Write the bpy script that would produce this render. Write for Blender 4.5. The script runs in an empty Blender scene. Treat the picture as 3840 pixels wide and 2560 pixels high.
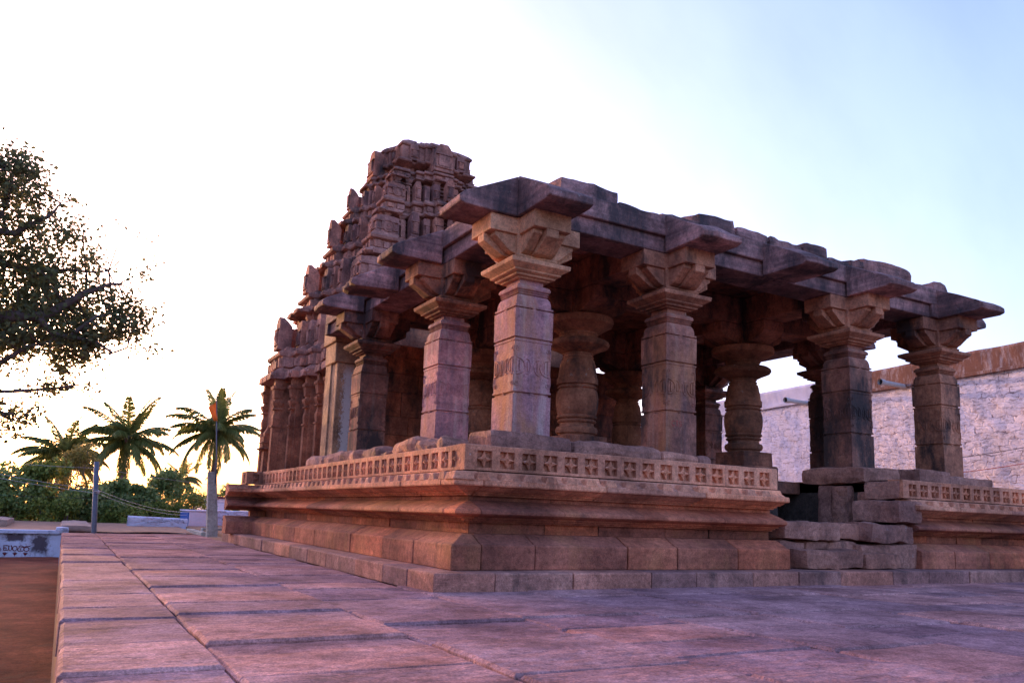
import bpy, math, random
from mathutils import Vector, Matrix, noise
random.seed(7)
R = math.radians
sc = bpy.context.scene
col = sc.collection
PI = math.pi

# ------------------------------------------------------------------ helpers
def link(o):
    col.objects.link(o); return o

def tag(o, label=None, cat=None, group=None, kind=None):
    if label: o['label'] = label
    if cat: o['category'] = cat
    if group: o['group'] = group
    if kind: o['kind'] = kind
    return o

WL = {}                                   # world location of every object made here
def put(o, parent, loc):
    """world location loc, whatever the parent (no rotations on parents at build time)"""
    WL[o.name] = Vector(loc)
    if parent is not None:
        o.parent = parent
        o.location = Vector(loc) - WL[parent.name]
    else:
        o.location = loc
    return o

def empty(name, loc, label=None, cat=None, group=None, parent=None):
    o = bpy.data.objects.new(name, None); o.empty_display_size = .2
    link(o); put(o, parent, loc)
    return tag(o, label, cat, group)

def lerp(a, b, t): return a + (b - a) * t

class MB:
    def __init__(s): s.v = []; s.f = []; s.t = []; s.tone = 0.0
    def add(s, vs, fs, tone=None):
        b = len(s.v); s.v += [tuple(p) for p in vs]
        for f in fs: s.f.append([b + i for i in f]); s.t.append(s.tone if tone is None else tone)
    def box(s, x0, x1, y0, y1, z0, z1, jit=0.0):
        P = [(x, y, z) for z in (z0, z1) for y in (y0, y1) for x in (x0, x1)]
        if jit: P = [tuple(c + random.uniform(-jit, jit) for c in p) for p in P]
        s.add(P, [(0, 2, 3, 1), (4, 5, 7, 6), (0, 1, 5, 4), (2, 6, 7, 3), (0, 4, 6, 2), (1, 3, 7, 5)])
    def hexa(s, b, t):
        """b, t: four bottom and four top points, counter-clockwise"""
        s.add(list(b) + list(t), [(3, 2, 1, 0), (4, 5, 6, 7), (0, 1, 5, 4), (1, 2, 6, 5), (2, 3, 7, 6), (3, 0, 4, 7)])
    def loft(s, rings, cap=True):
        n = len(rings[0]); V = [p for r in rings for p in r]; F = []
        for k in range(len(rings) - 1):
            for i in range(n):
                j = (i + 1) % n
                F.append((k*n + i, k*n + j, (k+1)*n + j, (k+1)*n + i))
        if cap:
            F.append(tuple(range(n - 1, -1, -1))); F.append(tuple((len(rings)-1)*n + i for i in range(n)))
        s.add(V, F)
    def prism(s, poly, z0, z1):
        s.loft([[(x, y, z0) for x, y in poly], [(x, y, z1) for x, y in poly]])
    def sq(s, cx, cy, lv):
        s.loft([[(cx-h, cy-h, z), (cx+h, cy-h, z), (cx+h, cy+h, z), (cx-h, cy+h, z)] for z, h in lv])
    def lathe(s, cx, cy, lv, n=32):
        s.loft([[(cx + r*math.cos(2*PI*i/n), cy + r*math.sin(2*PI*i/n), z) for i in range(n)] for z, r in lv])
    def tube(s, pts, rad, n=8, cap=True):
        pts = [Vector(p) for p in pts]; rings = []
        if not isinstance(rad, (list, tuple)): rad = [rad]*len(pts)
        for i, p in enumerate(pts):
            d = (pts[min(i+1, len(pts)-1)] - pts[max(i-1, 0)])
            if d.length < 1e-9: d = Vector((0, 0, 1))
            d.normalize()
            a = d.cross(Vector((0, 0, 1)) if abs(d.z) < .9 else Vector((1, 0, 0))).normalized(); b = d.cross(a)
            rings.append([tuple(p + a*(rad[i]*math.cos(2*PI*k/n)) + b*(rad[i]*math.sin(2*PI*k/n))) for k in range(n)])
        s.loft(rings, cap)
    def sweep(s, path, prof, cap=True):
        """profile (inward offset, z) along an open plan path; inward = right-hand side of travel"""
        n = len(path); V = []; m = len(prof)
        nor = []
        for i in range(n - 1):
            dx, dy = path[i+1][0]-path[i][0], path[i+1][1]-path[i][1]; L = math.hypot(dx, dy)
            nor.append((dy/L, -dx/L))
        for i in range(n):
            if i == 0: mx, my = nor[0]
            elif i == n-1: mx, my = nor[-1]
            else:
                a, b = nor[i-1], nor[i]; k = 1 + a[0]*b[0] + a[1]*b[1]
                mx, my = (a[0]+b[0])/k, (a[1]+b[1])/k
            for o, z in prof: V.append((path[i][0] + mx*o, path[i][1] + my*o, z))
        F = []
        for i in range(n-1):
            for j in range(m-1):
                F.append((i*m+j, i*m+j+1, (i+1)*m+j+1, (i+1)*m+j))
        if cap:
            F.append(tuple(range(m-1, -1, -1))); F.append(tuple((n-1)*m + j for j in range(m)))
        s.add(V, F)
    def build(s, name, mat, parent=None, loc=(0, 0, 0), bevel=0, smooth=False, seg=1):
        me = bpy.data.meshes.new(name); me.from_pydata(s.v, [], s.f); me.validate()
        import bmesh
        bm = bmesh.new(); bm.from_mesh(me)
        if len(bm.faces) < 40000: bmesh.ops.recalc_face_normals(bm, faces=bm.faces)
        bm.to_mesh(me); bm.free()
        if any(s.t) and len(me.polygons) == len(s.t):
            at = me.attributes.new('tone', 'FLOAT', 'FACE'); at.data.foreach_set('value', s.t)
        if smooth: me.polygons.foreach_set('use_smooth', [True]*len(me.polygons))
        me.materials.append(mat)
        o = link(bpy.data.objects.new(name, me)); put(o, parent, loc)
        if bevel:
            b = o.modifiers.new('bevel', 'BEVEL'); b.width = bevel; b.segments = seg; b.limit_method = 'ANGLE'; b.angle_limit = R(38)
            b.use_clamp_overlap = True
        return o

def copy_tree(o, parent=None):
    c = o.copy(); col.objects.link(c); WL[c.name] = WL[o.name].copy()
    if parent is not None: c.parent = parent
    for ch in [x for x in list(bpy.data.objects) if x.parent == o]: copy_tree(ch, c)
    return c

def kids(o): return [x for x in bpy.data.objects if x.parent == o]

# ------------------------------------------------------------------ materials
def nt_new(name):
    m = bpy.data.materials.new(name); m.use_nodes = True
    nt = m.node_tree; b = nt.nodes['Principled BSDF']
    b.inputs['Specular IOR Level'].default_value = .25
    return m, nt, b

class G:
    """tiny node-graph helper"""
    def __init__(s, nt): s.nt = nt
    def n(s, t, **kw):
        x = s.nt.nodes.new(t)
        for k, v in kw.items(): setattr(x, k, v)
        return x
    def l(s, a, b): s.nt.links.new(a, b)
    def pos(s, scale=(1, 1, 1)):
        g = s.n('ShaderNodeNewGeometry'); m = s.n('ShaderNodeMapping'); m.inputs['Scale'].default_value = scale
        s.l(g.outputs['Position'], m.inputs['Vector']); return m.outputs[0]
    def noise(s, vec, scale, detail=6, rough=.6):
        x = s.n('ShaderNodeTexNoise'); x.inputs['Scale'].default_value = scale; x.inputs['Detail'].default_value = detail
        x.inputs['Roughness'].default_value = rough; s.l(vec, x.inputs['Vector']); return x.outputs['Fac']
    def ramp(s, fac, stops, interp='LINEAR'):
        r = s.n('ShaderNodeValToRGB'); cr = r.color_ramp; cr.interpolation = interp
        while len(cr.elements) > 1: cr.elements.remove(cr.elements[-1])
        cr.elements[0].position = stops[0][0]; cr.elements[0].color = (*c3(stops[0][1]), 1)
        for p, c in stops[1:]:
            e = cr.elements.new(p); e.color = (*c3(c), 1)
        s.l(fac, r.inputs[0]); return r.outputs[0]
    def mix(s, fac, a, b, mode='MIX'):
        m = s.n('ShaderNodeMix', data_type='RGBA', blend_type=mode)
        for sock, val in ((m.inputs[0], fac), (m.inputs[6], a), (m.inputs[7], b)):
            if hasattr(val, 'is_linked'): s.l(val, sock)
            elif isinstance(val, (int, float)) and sock.type == 'VALUE': sock.default_value = val
            else: sock.default_value = (*c3(val), 1)
        return m.outputs[2]
    def math(s, op, a, b=0.0, clamp=False):
        m = s.n('ShaderNodeMath', operation=op, use_clamp=clamp)
        for i, v in ((0, a), (1, b)):
            if hasattr(v, 'is_linked'): s.l(v, m.inputs[i])
            else: m.inputs[i].default_value = v
        return m.outputs[0]
    def bump(s, h, strength, dist, normal=None):
        b = s.n('ShaderNodeBump'); b.inputs['Strength'].default_value = strength; b.inputs['Distance'].default_value = dist
        s.l(h, b.inputs['Height'])
        if normal is not None: s.l(normal, b.inputs['Normal'])
        return b.outputs[0]
    def attr(s, name):
        a = s.n('ShaderNodeAttribute', attribute_name=name); return a.outputs['Fac']

def c3(c):
    return (c, c, c) if isinstance(c, (int, float)) else c

def stone(name, A, B, C, streak=None, streak_amt=.0, soot=0.0, soot_col=(.035, .03, .03), lichen=0.0, bands=0.0, grain=.5, rough=.9, chisel=0.0, bstr=.8, mul=(1, 1, 1), pits=0.0, iron=0.0, spec=.25):
    A, B, C = [tuple(a*k*f for a, k, f in zip(c_, mul, (1.35, 1.44, 1.30))) for c_ in (A, B, C)]
    A = tuple(a*.80 for a in A); C = tuple(a*1.12 for a in C)
    m, nt, b = nt_new(name); g = G(nt)
    p = g.pos()
    c = g.ramp(g.noise(p, .9, 7, .62), [(.36, A), (.5, B), (.64, C)])
    # per-block tone
    t = g.attr('tone')
    c = g.mix(1.0, c, g.ramp(g.math('ADD', t, .5), [(0, (.66, .66, .80)), (.5, 1.0), (1, (1.5, 1.22, 1.0))]), 'MULTIPLY')
    # blotches
    c = g.mix(1.0, c, g.ramp(g.noise(p, 4.5, 5, .6), [(.34, .76), (.5, 1.0), (.68, 1.14)]), 'MULTIPLY')
    c = g.mix(1.0, c, g.ramp(g.noise(p, 17, 5, .7), [(.34, .70), (.5, 1.0), (.66, 1.22)]), 'MULTIPLY')
    c = g.mix(g.ramp(g.noise(p, 26, 4, .8), [(.63, 0), (.70, .55)]), c, tuple(a*.45 for a in A))
    if bands:
        v = g.pos((.35, .35, 7)); nb = g.noise(v, 1.6, 4, .55)
        c = g.mix(bands, c, g.mix(1.0, c, g.ramp(nb, [(.32, (.55, .52, .55)), (.5, 1.0), (.66, (1.5, 1.35, 1.3))]), 'MULTIPLY'))
    if streak is not None:
        v = g.pos((5, 5, .30)); ns = g.noise(v, 1.0, 5, .6)
        c = g.mix(g.math('MULTIPLY', g.ramp(ns, [(.52, 0), (.70, 1)]), streak_amt), c, streak)
        v2 = g.pos((7, 7, .22)); n2 = g.noise(v2, 1.3, 3, .5)
        c = g.mix(g.math('MULTIPLY', g.ramp(n2, [(.55, 0), (.68, 1)]), streak_amt*.45), c, (.16, .115, .14))
    if iron:
        c = g.mix(g.math('MULTIPLY', g.ramp(g.noise(g.pos((1.6, 1.6, .55)), 1.0, 5, .6), [(.50, 0), (.66, 1)]), iron), c, (.50, .215, .085))
    if soot:
        v = g.pos((1.3, 1.3, .5)); n3 = g.noise(v, 1.1, 8, .7)
        c = g.mix(g.ramp(n3, [(.62-.32*soot, 0), (.76-.28*soot, .92)]), c, soot_col)
    if lichen:
        n4 = g.noise(p, 9, 6, .75)
        c = g.mix(g.ramp(n4, [(.66-.1*lichen, 0), (.72-.1*lichen, .75)]), c, (.36, .34, .32))
    if grain:
        c = g.mix(grain, c, g.mix(1.0, c, g.ramp(g.noise(p, 70, 3, .7), [(.3, .5), (.7, 1.6)]), 'MULTIPLY'))
    if pits:
        c = g.mix(g.math('MULTIPLY', g.ramp(g.noise(g.pos((22, 55, 55)), 1.0, 5, .75), [(.56, 0), (.68, 1)]), pits), c, (.13, .075, .075))
        c = g.mix(g.math('MULTIPLY', g.ramp(g.noise(g.pos((20, 50, 50)), 1.7, 5, .75), [(.60, 0), (.72, 1)]), pits*.7), c, (.42, .29, .29))
        ck = g.math('ABSOLUTE', g.math('SUBTRACT', g.noise(g.pos((.55, 4.5, 4.5)), 1.0, 4, .6), .5))
        c = g.mix(g.math('MULTIPLY', g.ramp(ck, [(.002, .7), (.006, 0)]), g.ramp(g.noise(p, .8, 3), [(.52, 0), (.60, 1)])), c, (.07, .04, .04))
    g.l(c, b.inputs['Base Color'])
    b.inputs['Roughness'].default_value = rough; b.inputs['Specular IOR Level'].default_value = spec
    h = g.math('ADD', g.math('MULTIPLY', g.noise(p, 7, 8, .70), 1.0), g.math('MULTIPLY', g.noise(p, 38, 4, .65), .40))
    if chisel:
        h = g.math('ADD', h, g.math('MULTIPLY', g.noise(g.pos((3.5, 26, 26)), 1.0, 4, .6), chisel))
    g.l(g.bump(h, bstr, .035), b.inputs['Normal'])
    return m

def plain(name, c, rough=.7, metal=0, var=.25, scale=8, bump=.2):
    m, nt, b = nt_new(name); g = G(nt); p = g.pos()
    cc = g.mix(1.0, c, g.ramp(g.noise(p, scale, 6, .65), [(.3, 1-var), (.7, 1+var)]), 'MULTIPLY')
    g.l(cc, b.inputs['Base Color']); b.inputs['Roughness'].default_value = rough; b.inputs['Metallic'].default_value = metal
    if bump: g.l(g.bump(g.noise(p, scale*5, 4), bump, .02), b.inputs['Normal'])
    return m

def leafmat(name, A, B, C, trans=.35, scale=1.2):
    m, nt, b = nt_new(name); g = G(nt)
    t = g.attr('tone'); p = g.pos()
    c = g.ramp(g.math('ADD', g.math('MULTIPLY', g.noise(p, scale, 3), .55), g.math('MULTIPLY', g.math('ADD', t, .5), .5)), [(.25, A), (.52, B), (.8, C)])
    g.l(c, b.inputs['Base Color']); b.inputs['Roughness'].default_value = .5
    tr = g.n('ShaderNodeBsdfTranslucent'); g.l(c, tr.inputs[0])
    mx = g.n('ShaderNodeMixShader'); mx.inputs[0].default_value = trans
    g.l(b.outputs[0], mx.inputs[1]); g.l(tr.outputs[0], mx.inputs[2])
    g.l(mx.outputs[0], nt.nodes['Material Output'].inputs['Surface'])
    return m

def whitewash(name, base, stain, amt, zstain, brick=True, rub=6.0):
    """lime wash over rubble; stain = earth-brown weathering of its own shape"""
    m, nt, b = nt_new(name); g = G(nt); p = g.pos()
    c = g.mix(1.0, base, g.ramp(g.noise(p, 1.7, 7, .65), [(.3, .78), (.6, 1.06)]), 'MULTIPLY')
    n = g.noise(p if brick or rub < 8 else g.pos((5, 5, 1.3)), rub*.55 if brick or rub < 8 else 1.0, 8, .78)
    c = g.mix(g.ramp(n, [(.62-.18*amt, 0), (.78-.15*amt, .75)]), c, stain)
    sp = g.n('ShaderNodeSeparateXYZ'); cb_ = g.n('ShaderNodeCombineXYZ'); bt_ = g.n('ShaderNodeTexBrick')
    wn = g.n('ShaderNodeTexNoise'); wn.inputs['Scale'].default_value = 2.2; wn.inputs['Detail'].default_value = 4; g.l(p, wn.inputs['Vector'])
    va = g.n('ShaderNodeVectorMath', operation='MULTIPLY_ADD'); g.l(wn.outputs['Color'], va.inputs[0]); va.inputs[1].default_value = (.4, .55, .34); g.l(p, va.inputs[2])
    g.l(va.outputs[0], sp.inputs[0]); g.l(sp.outputs[1], cb_.inputs[0]); g.l(sp.outputs[2], cb_.inputs[1]); g.l(cb_.outputs[0], bt_.inputs['Vector'])
    bt_.inputs['Scale'].default_value = 1.0; bt_.inputs['Brick Width'].default_value = .44; bt_.inputs['Row Height'].default_value = .23; bt_.inputs['Mortar Size'].default_value = .022; bt_.inputs['Mortar Smooth'].default_value = .6
    mort = bt_.outputs['Fac']
    rough_ = g.noise(g.pos((7, 7, 14)), 1.0, 7, .72)
    h = g.math('ADD', g.math('MULTIPLY', mort, -.55 if brick else 0), g.math('MULTIPLY', rough_, 1.5))
    chips = g.math('MULTIPLY', g.ramp(g.noise(g.pos((4.5, 4.5, 15)), 1.0, 6, .75), [(.55, 0), (.60, 1)]), 1.0)
    if brick:
        joint_shade = g.math('MULTIPLY', g.ramp(mort, [(.35, 0), (.8, 1)]), g.ramp(g.noise(p, 3.2, 4, .7), [(.50, 0), (.60, 1)]))  # open joints, with the shadow under stone lips painted in as dark dashes
        c = g.mix(g.math('MULTIPLY', g.math('MAXIMUM', joint_shade, g.math('MULTIPLY', chips, .55)), .45+.6*amt), c, (.14, .08, .09)); h = g.math('SUBTRACT', h, g.math('MULTIPLY', chips, .8))
    g.l(c, b.inputs['Base Color']); b.inputs['Roughness'].default_value = .95
    g.l(g.bump(h, .65 if brick else .25, .06), b.inputs['Normal'])
    return m

M = {}
M['base'] = stone('base_sandstone', (.23, .105, .07), (.33, .15, .095), (.42, .205, .13), soot=.12, iron=.35, grain=.55, bands=.3, mul=(0.78, 0.54, 0.54))
M['kerb'] = stone('greyed_kerb_sandstone', (.20, .11, .09), (.28, .155, .125), (.36, .21, .165), soot=.25, grain=.6, mul=(.85, .70, .76))
M['lattice'] = stone('lattice_sandstone', (.27, .14, .10), (.36, .19, .14), (.45, .25, .18), soot=.1, lichen=.12, grain=.55, mul=(1.08, .83, .74))
M['purple'] = stone('mauve_streaked_sandstone', (.25, .135, .125), (.33, .185, .165), (.42, .23, .18), streak=(.52, .40, .34), streak_amt=.75, grain=.45, iron=.75, mul=(0.92, 0.74, 0.92))
M['red'] = stone('red_sandstone', (.24, .12, .09), (.34, .17, .12), (.43, .24, .17), streak=(.46, .34, .28), streak_amt=.4, iron=.5, soot=.38, grain=.5, mul=(0.85, 0.66, 0.7))
M['dark'] = stone('sooty_sandstone', (.14, .08, .06), (.22, .12, .085), (.30, .17, .115), streak=(.3, .22, .17), streak_amt=.35, soot=.6, lichen=.1, grain=.5, mul=(.95, .68, .72))
M['buff'] = stone('buff_sandstone', (.30, .165, .10), (.40, .225, .135), (.48, .285, .17), soot=.14, grain=.5, mul=(1.12, .93, .94))
M['buffdark'] = stone('weathered_buff_sandstone', (.20, .11, .075), (.29, .16, .10), (.37, .215, .135), soot=.45, grain=.5, mul=(1.05, .75, .75))
M['roof'] = stone('blackened_roof_sandstone', (.17, .10, .085), (.26, .155, .13), (.36, .22, .18), soot=.55, soot_col=(.05, .04, .042), lichen=.1, bands=.85, grain=.5, mul=(0.85, 0.72, 0.85))
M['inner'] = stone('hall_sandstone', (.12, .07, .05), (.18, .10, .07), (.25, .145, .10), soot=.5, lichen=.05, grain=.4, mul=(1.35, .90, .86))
M['lathe'] = stone('turned_soapstone', (.16, .09, .06), (.23, .13, .085), (.30, .175, .115), soot=.35, lichen=.3, grain=.35, mul=(1.1, .76, .72))
M['tower'] = stone('tower_sandstone', (.20, .105, .085), (.29, .155, .12), (.38, .215, .165), soot=.3, lichen=.1, grain=.45, mul=(0.86, 0.68, 0.72))
M['wall'] = stone('shrine_sandstone', (.20, .095, .06), (.29, .14, .085), (.36, .18, .11), soot=.2, grain=.45, mul=(0.85, 0.62, 0.6))
M['rubble'] = stone('rough_sandstone', (.22, .12, .09), (.32, .18, .13), (.42, .25, .18), soot=.2, lichen=.12, grain=.6, bstr=1.0, mul=(0.85, 0.68, 0.75))
M['pave'] = stone('paving_sandstone', (.27, .155, .135), (.36, .215, .185), (.44, .275, .235), soot=.05, soot_col=(.17, .10, .085), grain=.75, chisel=.7, bstr=.75, pits=.5, spec=.04, mul=(.75, .61, .74))
M['core'] = stone('shade_black_rubble_core', (.05, .035, .03), (.07, .045, .04), (.10, .06, .05), grain=.6, bstr=1.2)  # near-black colour stands in for the deep shade of the stair void
M['soil'] = plain('joint_earth', (.30, .155, .085), .95, var=.4, scale=14, bump=.6)
M['court'] = stone('courtyard_earth', (.20, .095, .06), (.27, .13, .08), (.34, .175, .115), soot=.2, soot_col=(.12, .06, .04), grain=.6, chisel=1.0, mul=(0.52, 0.26, 0.23), pits=.5, spec=.05)
M['ground'] = plain('dry_earth', (.24, .15, .10), .95, var=.35, scale=.6)

# ------------------------------------------------------------------ camera
cam = bpy.data.cameras.new('camera'); co = link(bpy.data.objects.new('camera', cam))
rx = Vector((0.87149942, -0.48916708, 0.03470341)); ux = Vector((-0.10667545, -0.12002964, 0.98702241)); fx = Vector((0.47865343, 0.86389146, 0.15678788))
co.matrix_world = Matrix(((rx.x, ux.x, -fx.x, -3.5262), (rx.y, ux.y, -fx.y, -7.9412), (rx.z, ux.z, -fx.z, 0.8244), (0, 0, 0, 1)))
cam.sensor_width = 36; cam.lens = 1822.95/2352*36; cam.shift_y = (894.5-784)/2352
cam.clip_start = .05; cam.clip_end = 3000
sc.camera = co

# ------------------------------------------------------------------ light
SUN_AZ, SUN_EL = -8.0, 4.0          # degrees left of +Y, above the horizon
w = bpy.data.worlds.new('World'); sc.world = w; w.use_nodes = True
wn = w.node_tree; bg = wn.nodes['Background']
sky = wn.nodes.new('ShaderNodeTexSky'); sky.sky_type = 'NISHITA'; sky.sun_disc = False
sky.sun_elevation = R(SUN_EL); sky.sun_rotation = R(SUN_AZ)
sky.air_density = 1.0; sky.dust_density = 6.0; sky.ozone_density = 2.3; sky.altitude = 400
mxs = wn.nodes.new('ShaderNodeMix'); mxs.data_type = 'RGBA'; mxs.blend_type = 'MULTIPLY'; mxs.inputs[0].default_value = 1
mxs.inputs[7].default_value = (1.07, .835, 1.07, 1)          # evening haze: the sky of the photograph leans to lavender
gw = G(wn); tc = gw.n('ShaderNodeTexCoord'); mp = gw.n('ShaderNodeMapping'); mp.inputs['Rotation'].default_value = (R(20), R(35), R(25)); mp.inputs['Scale'].default_value = (1.2, 9, 5)
gw.l(tc.outputs['Generated'], mp.inputs['Vector'])
cl = gw.ramp(gw.noise(mp.outputs[0], 1.0, 6, .55), [(.35, (.955, .96, .97)), (.65, (1.07, 1.06, 1.04))])
wn.links.new(sky.outputs[0], mxs.inputs[6]); wn.links.new(gw.mix(1.0, mxs.outputs[2], cl, 'MULTIPLY'), bg.inputs[0]); bg.inputs[1].default_value = .15
sl = bpy.data.lights.new('sun', 'SUN'); sl.energy = 0.55; sl.angle = R(.5); sl.color = (1, .52, .22)
so = link(bpy.data.objects.new('sun', sl))
sd = Vector((math.sin(R(SUN_AZ))*math.cos(R(SUN_EL)), math.cos(R(SUN_AZ))*math.cos(R(SUN_EL)), math.sin(R(SUN_EL))))
so.rotation_euler = sd.to_track_quat('Z', 'Y').to_euler(); so.location = sd*60
sc.view_settings.view_transform = 'Standard'; sc.view_settings.look = 'None'; sc.view_settings.gamma = 1
sc.view_settings.exposure = 3.2
sc.cycles.use_denoising = True; sc.cycles.denoising_prefilter = 'ACCURATE'; sc.cycles.use_adaptive_sampling = False
sc.cycles.max_bounces = 8

# ------------------------------------------------------------------ hall dimensions
p, N, W, N2, W2 = 2.318, 2.851, 4.51, 2.755, 4.27
XS = [p, p+N, p+N+W, p+2*N+W]; YS = [p, p+N2, p+N2+W2, p+2*N2+W2]
XC = p+N+W/2; XR = 2*XC                   # axis of the temple, right edge of the kerb
BZ0, BZ1 = 5.25, 5.85                     # beam
FLOOR = 1.68
XE, XQ = 5.82, 8.80                       # ends of the stair gap

# ------------------------------------------------------------------ ground
def slab_field():
    mb = MB()
    def slab(x0, x1, y0, y1, z, res, gap, gy):
        x0 += gap; x1 -= gap; y0 += gy; y1 -= gy
        nx = max(2, int((x1-x0)/res)); ny = max(2, int((y1-y0)/res))
        s0 = random.uniform(0, 50); tilt = (random.uniform(-.004, .004), random.uniform(-.004, .004))
        V = []; r = .022
        xs = [x0] + [lerp(x0+r, x1-r, i/(nx-1)) for i in range(nx)] + [x1]
        ys = [y0] + [lerp(y0+r, y1-r, i/(ny-1)) for i in range(ny)] + [y1]
        for yy in ys:
            for xx in xs:
                ed = min(xx-x0, x1-xx, yy-y0, y1-yy)
                jx = .016*noise.noise((xx*2.3, yy*2.3, s0)); jy = .016*noise.noise((xx*2.1, yy*2.1, s0+9))
                zz = z + tilt[0]*(xx-x0) + tilt[1]*(yy-y0) + .007*noise.noise((xx*1.1, yy*2.2, s0)) + .0035*noise.noise((xx*4.3, yy*8, s0)) + .002*noise.noise((xx*11, yy*16, s0))
                if ed < 1e-6: zz -= .018
                V.append((xx+jx, yy+jy, zz))
        a = len(xs); F = [(j*a+i, j*a+i+1, (j+1)*a+i+1, (j+1)*a+i) for j in range(len(ys)-1) for i in range(a-1)]
        ring = [i for i in range(a)] + [j*a+a-1 for j in range(1, len(ys))] + [(len(ys)-1)*a+i for i in range(a-2, -1, -1)] + [j*a for j in range(len(ys)-2, 0, -1)]
        b0 = len(V); V += [(V[i][0], V[i][1], z-.25) for i in ring]
        L = len(ring); F += [(ring[i], b0+i, b0+(i+1) % L, ring[(i+1) % L]) for i in range(L)]
        mb.tone = random.uniform(-.3, .3)
        mb.add(V, F)
    edges = [-3.46, -2.69, -1.36, -.12]
    while edges[-1] < 20.6: edges.append(edges[-1] + random.uniform(1.05, 1.75))
    edges.append(21.85)
    for k in range(len(edges)-1):
        x0, x1 = edges[k], edges[k+1]
        ymax = 16.1 if x0 < .9 else 0.32
        y = -13.0 + random.uniform(0, .6)
        while y < ymax-.2:
            d = random.uniform(.62, 1.25) if k == 0 else random.uniform(.5, 1.15)
            y2 = min(y+d, ymax)
            if ymax-y2 < .25: y2 = ymax
            far = (y > 5 or x0 > 9)
            if not (x0 > -.2 and y > .3):
                slab(x0, x1, y, y2, random.uniform(-.010, .010), .2 if far else .075, random.choice([.004, .006, .010]), random.choice([.005, .009, .013, .018]))
            y = y2
    o = mb.build('terrace_paving', M['pave'])
    return tag(o, kind='structure')
slab_field()
mb = MB()
mb.box(-3.44, 21.8, -13, 16.05, -1.6, -.06); mb.box(.95, 21.8, 16.05, 30, -1.6, -.06)
tag(mb.build('terrace_bed', M['soil']), kind='structure')
mb = MB(); n = 60
V = []; xs = [-16 + 12.56*i/n for i in range(n+1)]; ys = [-14 + 34.4*i/90 for i in range(91)]
for y in ys:
    for x in xs: V.append((x, y, -.9 + .03*noise.noise((x*.7, y*.7, 3)) + .012*noise.noise((x*3, y*6, 8))))
mb.add(V, [(j*(n+1)+i, j*(n+1)+i+1, (j+1)*(n+1)+i+1, (j+1)*(n+1)+i) for j in range(90) for i in range(n)])
tag(mb.build('courtyard', M['court'], smooth=True), kind='structure')
mb = MB(); mb.add([(-900, -900, -3.2), (900, -900, -3.2), (900, 900, -3.2), (-900, 900, -3.2)], [(0, 1, 2, 3)])
tag(mb.build('ground', M['ground']), kind='structure')

# ================================================================== TEMPLE
T = empty('stone_temple', (XC, 10, 0), 'ruined red sandstone temple with open pillared porch and stepped tower', 'temple')


def course(mb, path, z0, z1, off, depth, lens, gap=.007, bul=0.0, slope=None):
    """a row of separate blocks along every leg of a plan path"""
    legs = []
    n = len(path)
    for i in range(n-1):
        a, b = Vector(path[i]), Vector(path[i+1]); d = (b-a); L = d.length; d.normalize(); nr = Vector((d.y, -d.x))
        def conv(j):        # turn at vertex j: +1 convex (outer corner), -1 re-entrant
            if j <= 0 or j >= n-1: return 0
            u = Vector(path[j])-Vector(path[j-1]); v = Vector(path[j+1])-Vector(path[j])
            return 1 if u.x*v.y-u.y*v.x < 0 else -1
        c0, c1 = conv(i), conv(i+1)
        s = off*c0 if c0 else 0.0; e = L-off*c1 if c1 else L
        if c0 == 1 : s = off + (depth if i % 2 else 0)
        if c1 == 1 : e = L-off-(0 if i % 2 else 0) if i % 2 == 1 else L-off
        if c1 == 1 and i % 2 == 1: e = L-off-depth
        if c0 == 1 and i % 2 == 0: s = off
        x = s
        while x < e-.02:
            l = random.uniform(*lens); x2 = x+l
            if e-x2 < lens[0]*.6: x2 = e
            jo = random.uniform(0, bul); jz = random.uniform(-.006, .006)
            q = [a + d*(x+gap) + nr*(off+jo), a + d*(x2-gap) + nr*(off+jo), a + d*(x2-gap) + nr*(off+depth), a + d*(x+gap) + nr*(off+depth)]
            q = [v + Vector((random.uniform(-.004, .004), random.uniform(-.004, .004))) for v in q]
            mb.tone = random.uniform(-.45, .45)
            t = [(v.x, v.y, z1+jz) for v in q]
            if slope:
                so_, sz = slope
                mb.hexa([(v.x, v.y, z0) for v in q], t)
                q2 = [a + d*(x+gap) + nr*(off+jo), a + d*(x2-gap) + nr*(off+jo), a + d*(x2-gap) + nr*(off+depth), a + d*(x+gap) + nr*(off+depth)]
                u = [(q2[0]+nr*so_), (q2[1]+nr*so_), q2[2], q2[3]]
                mb.hexa([(v.x, v.y, z1+jz+.001) for v in [q2[0]+nr*.03, q2[1]+nr*.03, q2[2], q2[3]]], [(v.x, v.y, sz) for v in u])
            else:
                mb.hexa([(v.x, v.y, z0) for v in q], t)
            x = x2

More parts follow.
